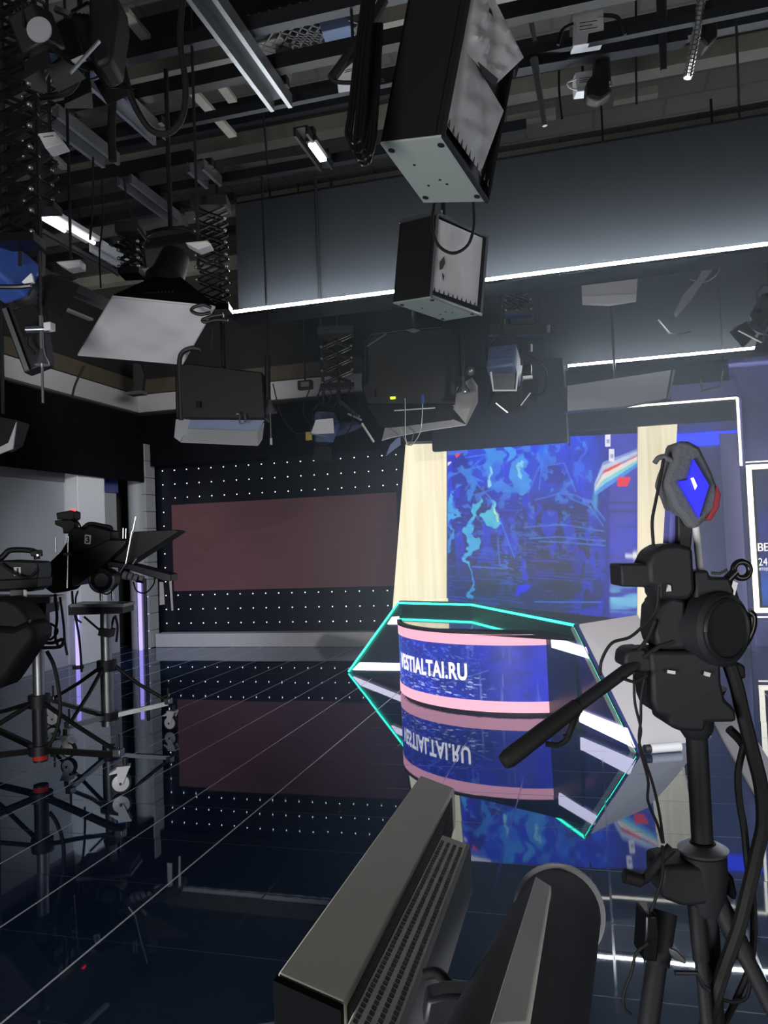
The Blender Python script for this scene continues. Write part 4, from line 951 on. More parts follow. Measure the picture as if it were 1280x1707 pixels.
MB().box((a.x, (a.y+b.y)/2, 5.56), (.2, b.y-a.y+.1, .05)).build('fitting', 'white', t)
for yy in (a.y+.2, b.y-.2): MB().cyl((a.x, yy, 5.58), (a.x, yy, 5.88), .01, n=6).build('hanger', 'steeld', t)
p = PZ(536, 263, 5.7); t = thing('ceiling_tube_lamp', 'short bright lamp strip above the long hanging panel', 'ceiling light', p)
q = PZ(518, 245, 5.7); MB().box((p.x, (p.y+q.y)/2, 5.7), (.07, abs(p.y-q.y)+.1, .03)).build('tube', 'lamp', t); MB().box((p.x, (p.y+q.y)/2, 5.74), (.12, abs(p.y-q.y)+.14, .04)).build('fitting', 'steeld', t)
# slats, plates and openings under the ceiling slab
def plate(px, z, name, m, label, cat, th=.05):
    q = [PZ(x, y, z) for x, y in px]; return tag(MB().prism(q, (0, 0, th)).build(name, m), label, cat)
for a, b, lab in (((316, 146), (388, 226), 'long pale wooden batten between the second and third ceiling beams'), ((366, 138), (388, 168), 'short pale batten right of the long one'),
                  ((206, 18), (243, 62), 'pale batten at the top left near the black cable loop'), ((90, 262), (108, 280), 'small batten end above the tube lamp'), ((84, 505), (152, 533), 'thin pale batten behind the softbox')):
    p, q = PZ(*a, 6.2), PZ(*b, 6.2); tag(MB().bar(p, q, .09, .04).build('ceiling_batten', 'rib'), lab, 'batten')
plate([(418, 76), (468, 62), (510, 100), (430, 118)], 6.6, 'ceiling_panel', 'rib', 'pale open ceiling panel near the top centre', 'panel')
plate([(410, 54), (470, 40), (482, 62), (418, 76)], 6.62, 'ceiling_hatch', 'black', 'dark open hatch above the pale ceiling panel', 'hatch')
plate([(460, 104), (487, 100), (486, 134), (462, 138)], 6.45, 'ceiling_block', 'brown', 'small brown block hanging under the pale ceiling panel', 'block', .12)
plate([(524, 14), (564, 8), (596, 66), (560, 92), (548, 90)], 6.3, 'cover_sheet', 'bluegrey', 'dull blue cover sheet leaning under the ceiling by the big box light', 'sheet', .02)
for i, (cx, cy) in enumerate(((508, 38), (522, 84))):
    k = MB(); o = PZ(cx, cy, 6.6)
    for j in range(-3, 4):
        k.bar(o+Vector((j*.1-.25, -.25, 0)), o+Vector((j*.1+.25, .25, 0)), .015); k.bar(o+Vector((j*.1+.25, -.25, 0)), o+Vector((j*.1-.25, .25, 0)), .015)
    tag(k.build('mesh_grate', 'steel'), ('diamond mesh grate in the ceiling beside the blue cover sheet, upper one', 'diamond mesh grate in the ceiling beside the blue cover sheet, lower one')[i], 'grate')
    plate([(cx-24, cy-14), (cx+20, cy-22), (cx+26, cy+12), (cx-16, cy+18)], 6.68, 'shaft_opening', 'black', ('dark opening behind the upper mesh grate', 'dark opening behind the lower mesh grate')[i], 'opening')
for a, b, w_, lab in (((376, 288), (538, 264), .14, 'long pale rail just above the left part of the long hanging panel'), ((846, 203), (926, 189), .1, 'pale rail piece above the long hanging panel, right of the big box light'),
                      ((1022, 166), (1096, 153), .1, 'pale rail piece above the long hanging panel, below the bright conduit')):
    tag(MB().bar(PZ(*a, 6.3), PZ(*b, 6.3), w_, .08).build('ceiling_rail', 'rib'), lab, 'rail')
# junction boxes with pasted notes
def jbox(px, d, label, side=.0, lines=3):
    q = [PD(x, y, d) for x, y in px]; t = thing('junction_box', label, 'box', (q[2]+q[3])/2)
    MB().prism(q, HF*.12).build('case', 'white', t, bevel=.008); c = sum(q, Vector())/4; X = (q[1]-q[0])*.5; Y = (q[0]-q[3])*.5; n = -HF
    MB().prism([c+X*a+Y*b+n*.004 for a, b in ((-.8, .35), (.8, .35), (.8, -.3), (-.8, -.3))], n*.004).build('note', 'paper', t)
    k = MB()
    for j in range(lines): k.bar(c+X*-.6+Y*(.22-.2*j)+n*.011, c+X*(.55-.3*(j % 2))+Y*(.22-.2*j)+n*.011, .008, .002)
    k.build('writing', 'ink', t); a = (q[0]+q[1])/2+HF*.06; MB().cyl(a, (a.x, a.y, ZC-.02), .012, n=8).build('hanger', 'steeld', t); return t
jbox([(954, 20), (1006, 12), (1007, 68), (956, 76)], 6.2, 'white junction box with pasted notes near the top right')
jbox([(959, 120), (990, 116), (988, 150), (961, 153)], 6.6, 'smaller white junction box below the beam, half hidden by a black plug')
jbox([(566, 108), (612, 96), (614, 132), (562, 140)], 5.6, 'white junction box with pasted notes behind the big box light', lines=2)
jbox([(62, 222), (92, 218), (106, 238), (76, 248)], 5.2, 'white lamp base with pasted note beside the left cable coils', lines=1)
jbox([(92, 436), (134, 432), (134, 444), (112, 448)], 6.0, 'white plate hanging behind the left lamp rails', lines=0)
jbox([(308, 404), (346, 400), (352, 408), (330, 416)], 5.9, 'small white plate left of the long hanging panel', lines=0)
p = PD(1000, 130, 6.4); t = thing('power_plug', 'large black plug hanging in front of the smaller junction box', 'plug', p)
MB().slab([(995, 85), (1018, 82), (1020, 120), (1022, 155), (1000, 168), (978, 160), (980, 130), (992, 120)], 6.4, .14).build('body', 'black', t, bevel=.03)
MB().cyl(PD(1017, 136, 6.38), PD(1017, 144, 6.38), .012, n=8).build('pin', 'alu', t); a = PD(1006, 84, 6.45); MB().cyl(a, (a.x, a.y, ZC-.02), .015, n=8).build('cord', 'rubber', t)
for a, b, r, m, lab in (((890, 98), (908, 210), .035, 'steel', 'grey strut hanging from the beam right of the big box light'), ((876, -10), (892, 70), .03, 'steel', 'grey strut at the top right of the big box light'),
                        ((1102, -10), (1106, 118), .045, 'steeld', 'tapered dark strut left of the bright flexible conduit')):
    p, q = PD(*a, 6.3), PD(*b, 6.3); tag(MB().tube([p, q], [r, r*.6], 10).build('ceiling_strut', m), lab, 'strut')
p, q = PD(1032, 80, 6.5), PD(1131, 69, 6.5); tag(MB().bar(p, q, .05, .03).build('rail_edge', 'alu'), 'bright metal rail catching light at the top right', 'rail')
p, q = PD(860, 108, 6.4), PD(1140, 60, 6.4); tag(MB().bar(p, q, .12, .14).build('cross_beam', 'steeld'), 'short dark cross beam carrying the junction box at top right', 'beam')
# bright flexible conduit, top right
t = thing('hanging_conduit', 'bright corrugated conduit hanging at the top right', 'pantograph', PD(1150, 130, 6.0)); k = MB()
pts = spl([PD(*q, 6.0) for q in ((1172, -20), (1166, 20), (1160, 60), (1152, 100), (1146, 130))], 10)
MB().tube(pts, [.03+.008*(i % 2) for i in range(len(pts))], 10).build('conduit', 'alu', t); MB().slab([(1172, 0), (1195, -4), (1198, 60), (1180, 78), (1166, 60)], 6.1, .15).build('motor', 'black', t, bevel=.02)
# scissor pantographs that carry the lamps
def pantograph(px, py0, py1, d, w, n, label, m='blackgloss'):
    p0, p1 = PD(px, py0, d), PD(px, py1, d); p1 = Vector((p0.x, p0.y, p1.z)); t = thing('hanging_pantograph', label, 'pantograph', p1)
    L_ = MB(); R2 = MB(); sp_ = []; h = (p0.z-p1.z)/n
    for i in range(n):
        z = p1.z+h*i
        for sgn, mb in ((1, L_), (-1, R2)):
            for dd in (-.05, .05):
                o = HF*dd; mb.bar(Vector((p1.x, p1.y, z))-HR*w*sgn+o, Vector((p1.x, p1.y, z+h))+HR*w*sgn+o, .03, .012)
        sp_ += [Vector((p1.x, p1.y, z))-HR*w-HF*.07, Vector((p1.x, p1.y, z))+HR*w-HF*.07]
    L_.build('scissor_bars', m, t); R2.build('scissor_bars', m, t); rv = MB().ball(sp_[0], .015, n=10).build('rivet', 'steel', t)
    for q in sp_[1:]: o = rv.copy(); COL.objects.link(o); o.parent = t; o.location = q-sp_[0]
    MB().box(p1-UZ*.03, (w*2.2, .16, .05), (HR, HF, UZ)).build('carriage', m, t); MB().box(Vector((p1.x, p1.y, p0.z+.04)), (w*2.4, .2, .08), (HR, HF, UZ)).build('trolley', 'black', t)
    return t
pantograph(16, -20, 402, 4.5, .13, 12, 'black scissor pantograph at the far left edge')
pantograph(66, 120, 345, 5.6, .1, 9, 'black scissor pantograph right of the one at the left edge', 'steeld')
pantograph(352, 350, 512, 6.2, .12, 8, 'dark scissor pantograph by the left end of the long hanging panel')
pantograph(560, 560, 640, 8.2, .16, 4, 'dark scissor pantograph above the small pale spotlight')
pantograph(860, 470, 520, 8.6, .14, 3, 'dark scissor pantograph above the socket strip')
pantograph(218, 395, 450, 5.7, .07, 4, 'short scissor pantograph above the white softbox')
# round dark lamp at the top left and black gear
t = fresnel('dark spotlight with a pale disc among cables at the top left', PD(62, 55, 4.4), (.2, .3, -.9), .2, 'black', hang_z=ZC-.02)
MB().lathe([(.07, 0), (.068, .01), (.001, .012)], PD(66, 50, 4.2), -fw, 20).build('pale_disc', 'pale', t)
t = fresnel('dark drum spotlight with bright white lens edge at the top left', PD(135, 75, 5.1), (.1, .4, -.85), .26, 'black', hang_z=ZC-.02)
MB().slab([(118, 100), (138, 91), (142, 98), (126, 105)], 4.3, .02).build('lens_glint', 'pale', t); MB().bar(PD(117, 122, 4.25), PD(166, 68, 4.25), .02, .01).build('door_edge', 'steel', t)
t = thing('motor_hoist', 'black hoist body hanging at the top left between the battens', 'hoist', PD(165, 105, 4.7))
MB().slab([(146, -20), (192, -20), (196, 20), (190, 60), (186, 100), (160, 112), (146, 90)], 4.7, .25).build('body', 'black', t, bevel=.03)
MB().bar(PD(92, 15, 4.6), PD(118, 25, 4.6), .03).build('rail', 'alu', t)
cable([(308, -30, 5.2), (300, 60, 5.2), (309, 140, 5.2), (304, 195, 5.2), (280, 222, 5.2), (250, 215, 5.2), (222, 170, 5.2), (205, 110, 5.2), (196, 60, 5.2)], .022, 'long black cable hanging in a deep loop under the ceiling at left')
cable([(640, 0, 5.0), (610, 50, 5.0), (572, 105, 5.0), (552, 132, 5.0)], .035, 'thick black cable arm slanting down to the left of the big box light')
cable([(632, 70, 5.0), (600, 90, 5.0), (570, 115, 5.0), (553, 132, 5.0), (580, 138, 5.0), (640, 132, 5.0)], .014, 'thin black cable meeting the thick slanting cable')
cable([(188, 165, 5.6), (186, 220, 5.6), (188, 268, 5.6)], .03, 'dark vertical pipe below the second ceiling beam')
cable([(136, 120, 4.8), (118, 150, 4.8), (90, 160, 4.8), (66, 162, 4.8)], .02, 'black cable curving under the drum spotlight')
cable([(90, 105, 4.8), (76, 130, 4.8), (74, 150, 4.8), (66, 165, 4.8)], .008, 'thin grey cable left of the drum spotlight', 'steel')
cable([(155, 262, 5.6), (155, 330, 5.6), (150, 400, 5.6)], .008, 'thin cable dropping past the tube lamp')
cable([(207, 300, 5.6), (214, 345, 5.6), (235, 385, 5.6), (248, 402, 5.6)], .008, 'thin cable swinging right of the tube lamp')
cable([(170, 300, 5.6), (172, 360, 5.6), (166, 420, 5.6), (168, 480, 5.6)], .006, 'thin cable hanging beside the softbox hood')
cable([(955, 40, 6.1), (938, 50, 6.1), (930, 75, 6.1)], .015, 'short black cable entering the junction box from the left')
cable([(1006, 25, 6.1), (1030, 30, 6.1), (1042, 58, 6.1)], .015, 'short black cable leaving the junction box to the right')
cable([(960, 132, 6.5), (946, 138, 6.5), (950, 146, 6.5), (962, 150, 6.5)], .008, 'white cable curl left of the smaller junction box', 'white')
cable([(1060, 0, 6.6), (1060, 90, 6.6), (1061, 175, 6.6)], .01, 'thin black cable hanging straight at the top right')
cable([(932, 95, 6.6), (932, 150, 6.6), (937, 200, 6.6)], .01, 'thin black cable behind the grey strut')
cable([(140, 610, 6.5), (126, 640, 6.5), (120, 662, 6.5)], .01, 'thin cable crossing the white wall band at left')
cable([(356, 520, 6.0), (352, 580, 6.0), (362, 606, 6.0), (378, 615, 6.0), (376, 590, 6.0)], .006, 'thin cable loop hanging left below the long hanging panel')
t = thing('wall_bracket', 'small dark bracket standing on the white wall band in the corner', 'bracket', PD(230, 655, 14.5))
MB().slab([(222, 606), (234, 606), (240, 625), (236, 655), (224, 655), (222, 630)], 14.2, .15).build('arm', 'panelb', t); MB().box(PD(229, 656, 14.2), (.3, .2, .06)).build('foot', 'steel', t)
# ------------------------------------------------------------------ studio cameras on wheeled tripods (left)
def caster(p, hd, R, parent, cov='white'):
    """a swivel wheel resting on the floor at p, rolling along hd"""
    hd = Vector(hd).normalized(); ax = Vector((-hd.y, hd.x, 0)); c = Vector((p[0], p[1], R))
    w = MB().lathe([(R*.76, -.02), (R*.95, -.022), (R, -.012), (R, .012), (R*.95, .022), (R*.76, .02)], c, ax, 26).build('wheel', 'rubber', parent)
    MB().lathe([(.015, -.028), (R*.78, -.023), (R*.8, 0), (R*.78, .023), (.015, .028)], c, ax, 22).build('hub', 'wheel', w)
    MB().cyl(c-ax*.045, c+ax*.045, .011, n=10).build('axle', 'steeld', w)
    s = c+UZ*(R*1.45)-hd*R*.45
    k = MB()
    for sg in (-1, 1): k.prism([c+ax*.036*sg-hd*R*.2-UZ*R*.1, c+ax*.036*sg+hd*R*.22-UZ*R*.1, s+ax*.036*sg+hd*R*.75, s+ax*.036*sg-hd*R*.4], ax*.006*sg)
    k.box(s+UZ*.005+hd*R*.15, (.085, R*1.2, .014), (ax, hd, UZ))
    k.prism([s+hd*R*.7+ax*.036, s+hd*R*1.5-UZ*R*.5+ax*.02, s+hd*R*1.45-UZ*R*.62+ax*.02, s+hd*R*.5-UZ*R*.4+ax*.036], -ax*.072)
    k.build('fork', cov, w)
    MB().cyl(s, s+UZ*.07, .02, n=12).build('stem', 'steeld', w)
    return s+UZ*.07
def dolly_tripod(t, base, ends, collar_z, col_r, z_top, colm, armm, R=.078):
    base = Vector((base[0], base[1], 0))
    MB().cyl(base+UZ*.1, base+UZ*collar_z, col_r, n=20).build('lower_column', colm, t)
    MB().cyl(base+UZ*collar_z, base+UZ*z_top, col_r*.82, n=20).build('upper_column', 'steel', t)
    MB().cyl(base+UZ*(collar_z-.06), base+UZ*(collar_z+.05), col_r*1.5, n=20).build('collar', 'black', t)
    MB().cyl(base+UZ*.16, base+UZ*.24, col_r*1.6, n=20).build('hub', 'steeld', t)
    for e in ends:
        e = Vector((e[0], e[1], 0)); d = (e-base).normalized(); tip = caster(e, HR*(-1 if d.dot(HR) > 0 else 1)+HF*.25*(1 if d.dot(HF) > 0 else -1), R, t)
        top = Vector((e.x, e.y, tip.z+.02))-d*.02
        a = MB().bar(base+UZ*.2+d*col_r, top, .04, .045).build('spreader_arm', armm, t)
        l = MB().tube([base+UZ*(collar_z-.02)+d*col_r*1.3, base+(e-base)*.5+UZ*(collar_z*.5+top.z*.5), top+UZ*.02], [.02, .019, .017], 10).build('leg', 'black', t)
        MB().box(top+UZ*.02, (.07, .07, .06)).build('leg_clamp', 'steel', l, bevel=.008)
        MB().cyl(top+UZ*.02, top+UZ*.16, .01, n=8).build('brake_lever', 'black', l)
def digits(n, c, h, nrm, t):
    vs, fs = text_mesh(n, h, .004); X = HR; w = max(q.x for q in vs)
    return MB().add([c+X*(q.x-w/2)+UZ*(q.y-h*.36)+nrm for q in vs], fs)
za = lambda a, b: (a*.25, 760+b*.25)
D3 = 8.0
b3 = PZ(181, 1226, 0)
cam3 = thing('camera_tripod', 'wheeled grey tripod with tall column under the camera marked 3', 'tripod', b3)
zt = PD(180, 1020, D3).z
dolly_tripod(cam3, b3, [PZ(115, 1263, 0), PZ(285, 1217, 0), PZ(88, 1210, 0)], .72, .066, zt, 'steel', 'steel')
MB().bar(PD(125, 1015, D3-.1), PD(214, 1012, D3-.1), .34, .10).build('mount_plate', 'steeld', cam3)
MB().bar(PD(128, 1007, D3-.12), PD(216, 1007, D3-.12), .36, .03).build('mount_plate_top', 'steel', cam3)
MB().bar(b3+UZ*1.02, b3+UZ*1.1+HR*.02, .15, .12).build('side_clamp', 'black', cam3)
for a, b in (((140, 1028), (168, 1052)), ((190, 1028), (184, 1052))): MB().cyl(PD(*a, D3), PD(*b, D3), .012, n=8).build('plate_brace', 'black', cam3)
t = thing('pan_head', 'round grey fluid head between the camera marked 3 and its tripod', 'tripod head', PD(178, 1000, D3))
c = PD(176, 966, D3-.02); MB().cyl(c-HF*.11, c+HF*.11, .115, n=28).build('drum', 'steeld', t)
MB().cyl(c-HF*.125, c-HF*.11, .07, n=24).build('drum_cover', 'steel', t); MB().torus(c+UZ*.0-HF*.12, .125, .012, HF, 28, 8, math.pi*.9, math.pi*2.1).build('bail', 'steel', t)
for dx in (-.05, .07): MB().cyl(c+HR*dx-UZ*.1, c+HR*dx-UZ*.22, .018, n=10).build('foot', 'alu', t)
k = MB()
for i in range(4): k.cyl(PD(206+i*9, 958+i*2, D3-.1), PD(212+i*9, 960+i*2, D3-.1), .045-.004*i, n=14)
k.build('zoom_demand', 'pale', t); MB().cyl(PD(228, 966, D3-.1), PD(240, 968, D3-.1), .03, n=12).build('connector', 'blackgloss', t)
MB().tube(spl([PD(x, y, D3-.12) for x, y in ((222, 970), (228, 985), (243, 988), (256, 974), (258, 962))], 6), .008, 8).build('lead', 'rubber', t)
t = thing('studio_camera', 'black studio camera marked 3 with red tally light and carrying handle', 'camera', PD(150, 960, D3))
MB().slab([za(450, 520), za(500, 470), za(560, 490), za(590, 460), za(740, 500), za(735, 570), za(700, 660), za(640, 700), za(480, 720), za(430, 640)], D3-.12, .24).build('body', 'blackgloss', t, bevel=.012)
MB().tube(spl([PD(*za(*q), D3) for q in ((548, 488), (580, 462), (610, 452), (680, 464), (738, 478), (736, 505))], 4), .022, 10).build('handle', 'black', t)
v = MB().slab([za(372, 380), za(470, 362), za(495, 372), za(494, 420), za(470, 430), za(378, 425)], D3-.09, .18).build('viewfinder', 'black', t, bevel=.012)
MB().slab([za(362, 430), za(470, 425), za(500, 440), za(490, 500), za(420, 520), za(415, 480), za(364, 458)], D3-.06, .12).build('viewfinder_bracket', 'black', t, bevel=.01)
MB().slab([za(472, 354), za(492, 356), za(494, 378), za(474, 374)], D3-.05, .04).build('tally_light', 'tally', v)
c = PD(*za(585, 556), D3-.128); s = MB().slab([za(567, 524), za(607, 529), za(602, 590), za(562, 585)], D3-.13, .006).build('number_label', 'paper', t)
digits('3', c, .09, -HF*.004, t).build('numeral', 'ink', s, smooth=False)
MB().tube(spl([PD(*za(*q), D3) for q in ((495, 425), (520, 440), (540, 480), (542, 500))], 5), .008, 8).build('lead', 'rubber', t)
p = thing('teleprompter', 'black teleprompter with pointed hood in front of the camera marked 3', 'teleprompter', PD(200, 960, D3))
MB().slab([za(250, 742), za(300, 735), za(400, 640), za(450, 560), za(480, 600), za(475, 860), za(440, 900), za(350, 920), za(290, 880)], D3-.16, .32).build('rear_cloth', 'drape', p, bevel=.02)
MB().slab([za(470, 720), za(560, 640), za(720, 560), za(845, 562), za(830, 600), za(700, 720), za(520, 860), za(478, 870)], D3-.2, .4).build('hood_side', 'blackgloss', p, bevel=.008)
MB().slab([za(730, 690), za(860, 600), za(890, 506), za(1165, 492), za(1195, 500), za(1160, 525), za(860, 720)], D3-.05, .3).build('hood_flag', 'black', p, bevel=.006)
MB().slab([za(700, 700), za(880, 722), za(1140, 790), za(1140, 835), za(1100, 838), za(860, 760), za(720, 735)], D3-.12, .26).build('monitor', 'steeld', p, bevel=.008)
MB().bar(PD(*za(885, 722), D3-.14), PD(*za(912, 684), D3-.14), .02, .015).build('bracket_edge', 'steel', p)
k = MB(); st = PD(*za(530, 728), D3-.207); en = PD(*za(690, 632), D3-.207)
for i in range(9):
    if i in (4,): continue
    q = st+(en-st)*(i/8.5); k.bar(q, q+(en-st)*.06+UZ*.03, .006, .002)
k.build('faint_lettering', 'steeld', p)
for a, b in (((455, 535), (448, 880)), ((372, 545), (372, 640)), ((905, 405), (885, 500)), ((822, 482), (820, 550)), ((840, 484), (838, 550)), ((880, 500), (838, 720)), ((836, 720), (800, 775))):
    MB().cyl(PD(*za(*a), D3-.22), PD(*za(*b), D3-.22), .0075, n=8).build('rod', 'alu', p)
MB().box(PD(*za(452, 655), D3-.23), (.07, .04, .03)).build('rod_clamp', 'alu', p)
for px, lab in (([za(1062, 840), za(1088, 842), za(1098, 990), za(1064, 995)], 'white paper strip hanging from the teleprompter, left one'), ([za(1126, 820), za(1143, 822), za(1155, 1030), za(1143, 1032)], 'white paper strip hanging from the teleprompter, narrow right one')):
    tag(MB().slab(px, D3-.1, .004).build('paper_strip', 'paper'), lab, 'paper')
for pts, lab, r in ((((120, 985), (122, 1010), (130, 1050), (134, 1085), (136, 1120)), 'black cable hanging from the camera marked 3 down along the column', .012),
                    (((130, 985), (126, 1000), (128, 1030), (136, 1038)), 'short black cable under the camera marked 3', .009), (((150, 970), (165, 985), (180, 990), (196, 975)), 'black cable looping under the fluid head', .008),
                    (((192, 1026), (196, 1045), (194, 1070)), 'short black strap hanging right of the tripod column', .012)):
    cable([(*q, D3-.25) for q in pts], r, lab, name='cable')
# camera marked 1, nearer and cut by the left edge
D1 = 6.55
b1 = PZ(68, 1288, 0)
t = thing('camera_tripod', 'wheeled black tripod with red ring under the camera marked 1 at the left edge', 'tripod', b1)
zt = PD(66, 1000, D1).z
dolly_tripod(t, b1, [PZ(202, 1322, 0), PZ(-40, 1250, 0), PZ(-110, 1335, 0)], .62, .06, zt, 'steeld', 'black', .082)
MB().cyl(b1+UZ*.115, b1+UZ*.17, .064, n=20).build('red_ring', 'redtape', t)
MB().bar(PD(-20, 998, D1-.1), PD(96, 998, D1-.1), .3, .05).build('mount_plate', 'steel', t); MB().bar(PD(0, 1012, D1-.05), PD(88, 1012, D1-.05), .26, .08).build('mount_plate_base', 'black', t)
MB().cyl(b1+UZ*(zt-.3), b1+UZ*(zt-.04), .1, n=20).build('head', 'black', t)
MB().bar(PD(20, 992, D1-.2), PD(42, 991, D1-.2), .06, .08).build('plate_lever', 'alu', t)
t = thing('studio_camera', 'dark grey studio camera marked 1 with carrying handle, cut by the left edge', 'camera', PD(30, 985, D1))
MB().slab([za(-60, 700), za(40, 695), za(250, 705), za(258, 760), za(245, 880), za(200, 905), za(-60, 905)], D1-.13, .26).build('body', 'steeld', t, bevel=.015)
MB().slab([za(-60, 830), za(250, 815), za(245, 880), za(-60, 900)], D1-.16, .3).build('lower_body', 'black', t, bevel=.01)
MB().tube(spl([PD(*za(*q), D1) for q in ((0, 690), (30, 660), (60, 632), (120, 626), (210, 632), (240, 650), (248, 690))], 4), .025, 10).build('handle', 'black', t)
MB().slab([za(195, 635), za(250, 625), za(256, 670), za(205, 672)], D1-.05, .1).build('handle_grip', 'black', t, bevel=.01); MB().cyl(PD(*za(253, 655), D1-.06), PD(*za(256, 668), D1-.06), .02, n=8).build('handle_screw', 'alu', t)
s = MB().slab([za(92, 742), za(138, 742), za(138, 798), za(92, 798)], D1-.14, .006).build('number_label', 'paper', t)
digits('1', PD(*za(115, 770), D1-.14), .07, -HF*.004, t).build('numeral', 'ink', s, smooth=False)
MB().tube(spl([PD(*za(*q), D1-.18) for q in ((0, 720), (60, 760), (110, 790), (170, 810), (220, 790), (250, 750))], 5), .01, 8).build('lead', 'rubber', t)
p = thing('padded_hood', 'dark padded hood hanging at the left edge below the camera marked 1', 'hood', PD(20, 1140, 5.6)); c0 = PD(10, 1030, 5.6)
MB().slab([(-60, 1000), (10, 996), (30, 1006), (47, 1025), (50, 1040), (30, 1052), (-60, 1060)], 5.55, .28).build('upper_pad', 'leather', p, bevel=.05)
MB().slab([(-60, 1040), (20, 1046), (48, 1034), (60, 1052), (58, 1068), (40, 1092), (14, 1130), (0, 1150), (-60, 1160)], 5.5, .32).build('lower_pad', 'leather', p, bevel=.05)
MB().cyl(PD(49, 1035, 5.48), PD(51, 1036, 5.48), .012, n=8).build('rivet', 'alu', p)
MB().cyl(PD(-10, 1100, 5.7), PZ(-10, 1300, 0) if False else Vector((PD(-10, 1100, 5.7).x, PD(-10, 1100, 5.7).y, 0)), .02, n=10).build('stand_pole', 'black', p)
for pts, lab, r in ((((92, 990), (95, 1030), (92, 1060), (98, 1080)), 'black cable hanging in front of the lilac light, left one', .012), (((100, 995), (106, 1040), (108, 1070), (112, 1092)), 'black cable hanging in front of the lilac light, right one', .01),
                    (((72, 1050), (84, 1040), (96, 1052), (84, 1066), (74, 1060)), 'tangled cable loop beside the near tripod column', .01), (((78, 1085), (90, 1110), (98, 1150), (100, 1190), (92, 1225), (80, 1245)), 'thick black cable arching down to the floor by the near tripod', .016),
                    (((60, 1068), (85, 1072), (104, 1066), (100, 1078), (70, 1080)), 'black cable hook tray on the near tripod column', .014)):
    cable([(*q, D1-.15) for q in pts], r, lab, name='cable')
# ------------------------------------------------------------------ foreground tripod with fluid head and microphone (right)
DT = 2.0
zc = lambda a, b: (1040+a*.24609, 1000+b*.24609)
zd = lambda a, b: (1000+a*.21875, 1360+b*.21875)
c0 = PD(1165, 1300, DT); col = Vector((c0.x, c0.y, 0))
def cz(py): return PD(1165, py, DT).z
t = thing('foreground_tripod', 'black tripod with crank and spread legs in the right foreground', 'tripod', col)
MB().cyl(col+UZ*cz(1400), col+UZ*cz(1215), .0275, n=24).build('centre_column', 'tripod', t)
MB().cyl(col+UZ*(cz(1700)-.3), col+UZ*cz(1450), .03, n=24).build('lower_tube', 'tripod', t)
zt = cz(1440)
MB().lathe([(.04, -.12), (.05, -.08), (.058, 0), (.058, .03), (.04, .05), (.03, .06)], col+UZ*zt, UZ, 28).build('crown', 'tripod', t)
MB().lathe([(.06, 0), (.064, .008), (.04, .022)], col+UZ*(zt+.035), UZ, 28).build('crown_ring', 'steel', t)
MB().slab([zd(470, 400), zd(560, 380), zd(880, 400), zd(900, 560), zd(870, 680), zd(640, 700), zd(480, 640)], DT-.06, .13).build('crown_block', 'tripod', t, bevel=.012)
MB().slab([zd(905, 370), zd(960, 400), zd(1025, 480), zd(1050, 600), zd(1040, 660), zd(960, 600), zd(890, 540)], DT-.02, .06).build('leg_joint', 'steeld', t, bevel=.008)
cr = MB().tube([PD(*zd(*q), DT-.05) for q in ((180, 455), (310, 492), (345, 480), (470, 320), (545, 240))], [.014, .014, .012, .012, .014], 12).build('crank', 'tripod', t)
MB().tube([PD(*zd(185, 455), DT-.05), PD(*zd(310, 490), DT-.05)], .018, 14).build('crank_grip', 'rubber', cr)
def leg(a, b, r, foot):
    p, q = PD(*a, DT-.02), PD(*b, DT-.12); L = (q-p); end = p+L*((p.z)/(p.z-q.z)) ; end.z = .0
    o = MB().tube([p, p+L*.5], [r, r*.92], 14).tube([p+L*.45, end+UZ*.02], [r*.75, r*.7], 14).build('leg', 'tripod', t)
    MB().ball(end+UZ*.03, .03).build('foot', 'rubber', o); return o
l = leg((1106, 1520), (1082, 1700), .034, 0)
MB().slab([zd(350, 760), zd(440, 760), zd(460, 900), zd(440, 1120), zd(330, 1110), zd(345, 900)], DT-.12, .08).build('leg_lock', 'blackgloss', l, bevel=.006)
MB().slab([zd(505, 1020), zd(520, 1000), zd(590, 1030), zd(660, 1100), zd(655, 1140), zd(590, 1110), zd(530, 1060)], DT-.08, .05).build('lock_lever', 'steel', l, bevel=.006)
l = leg((1195, 1500), (1290, 1690), .027, 0)
leg((1160, 1510), (1178, 1700), .022, 0)
MB().tube([PD(*zd(*q), DT-.14) for q in ((570, 1195), (735, 1198), (790, 1300), (830, 1330))], .006, 8).build('spreader', 'steeld', t)
# fluid head
h = thing('fluid_head', 'black video fluid head with pan handle on the right foreground tripod', 'tripod head', col+UZ*cz(1215))
MB().lathe([(.03, 0), (.042, .02), (.046, .05), (.06, .06), (.065, .1), (.08, .13)], col+UZ*cz(1230), UZ, 28).build('neck', 'tripod', h)
MB().slab([zc(175, 350), zc(600, 345), zc(660, 420), zc(665, 560), zc(690, 680), zc(760, 740), zc(770, 830), zc(560, 835), zc(550, 900), zc(380, 890), zc(310, 860), zc(310, 800), zc(230, 780), zc(195, 690), zc(190, 560)], DT-.07, .14).build('head_block', 'tripod', h, bevel=.01)
c = PD(1180, 1046, DT-.02); ax = (HF*.9-HR*.42).normalized()
MB().lathe([(.085, -.06), (.095, -.05), (.095, .05), (.085, .06)], c, ax, 32).build('tilt_drum', 'tripod', h)
MB().torus(c-ax*.06, .075, .006, ax, 30).build('drum_rim', 'steeld', h)
MB().slab([zc(165, 545), zc(190, 545), zc(190, 680), zc(165, 670)], DT-.05, .05).build('side_lever', 'tripod', h)
MB().slab([zc(205, 230), zc(215, 60), zc(240, 20), zc(330, -20), zc(420, 0), zc(430, 340), zc(260, 340), zc(225, 300)], DT-.06, .12).build('battery_case', 'tripod', h, bevel=.01)
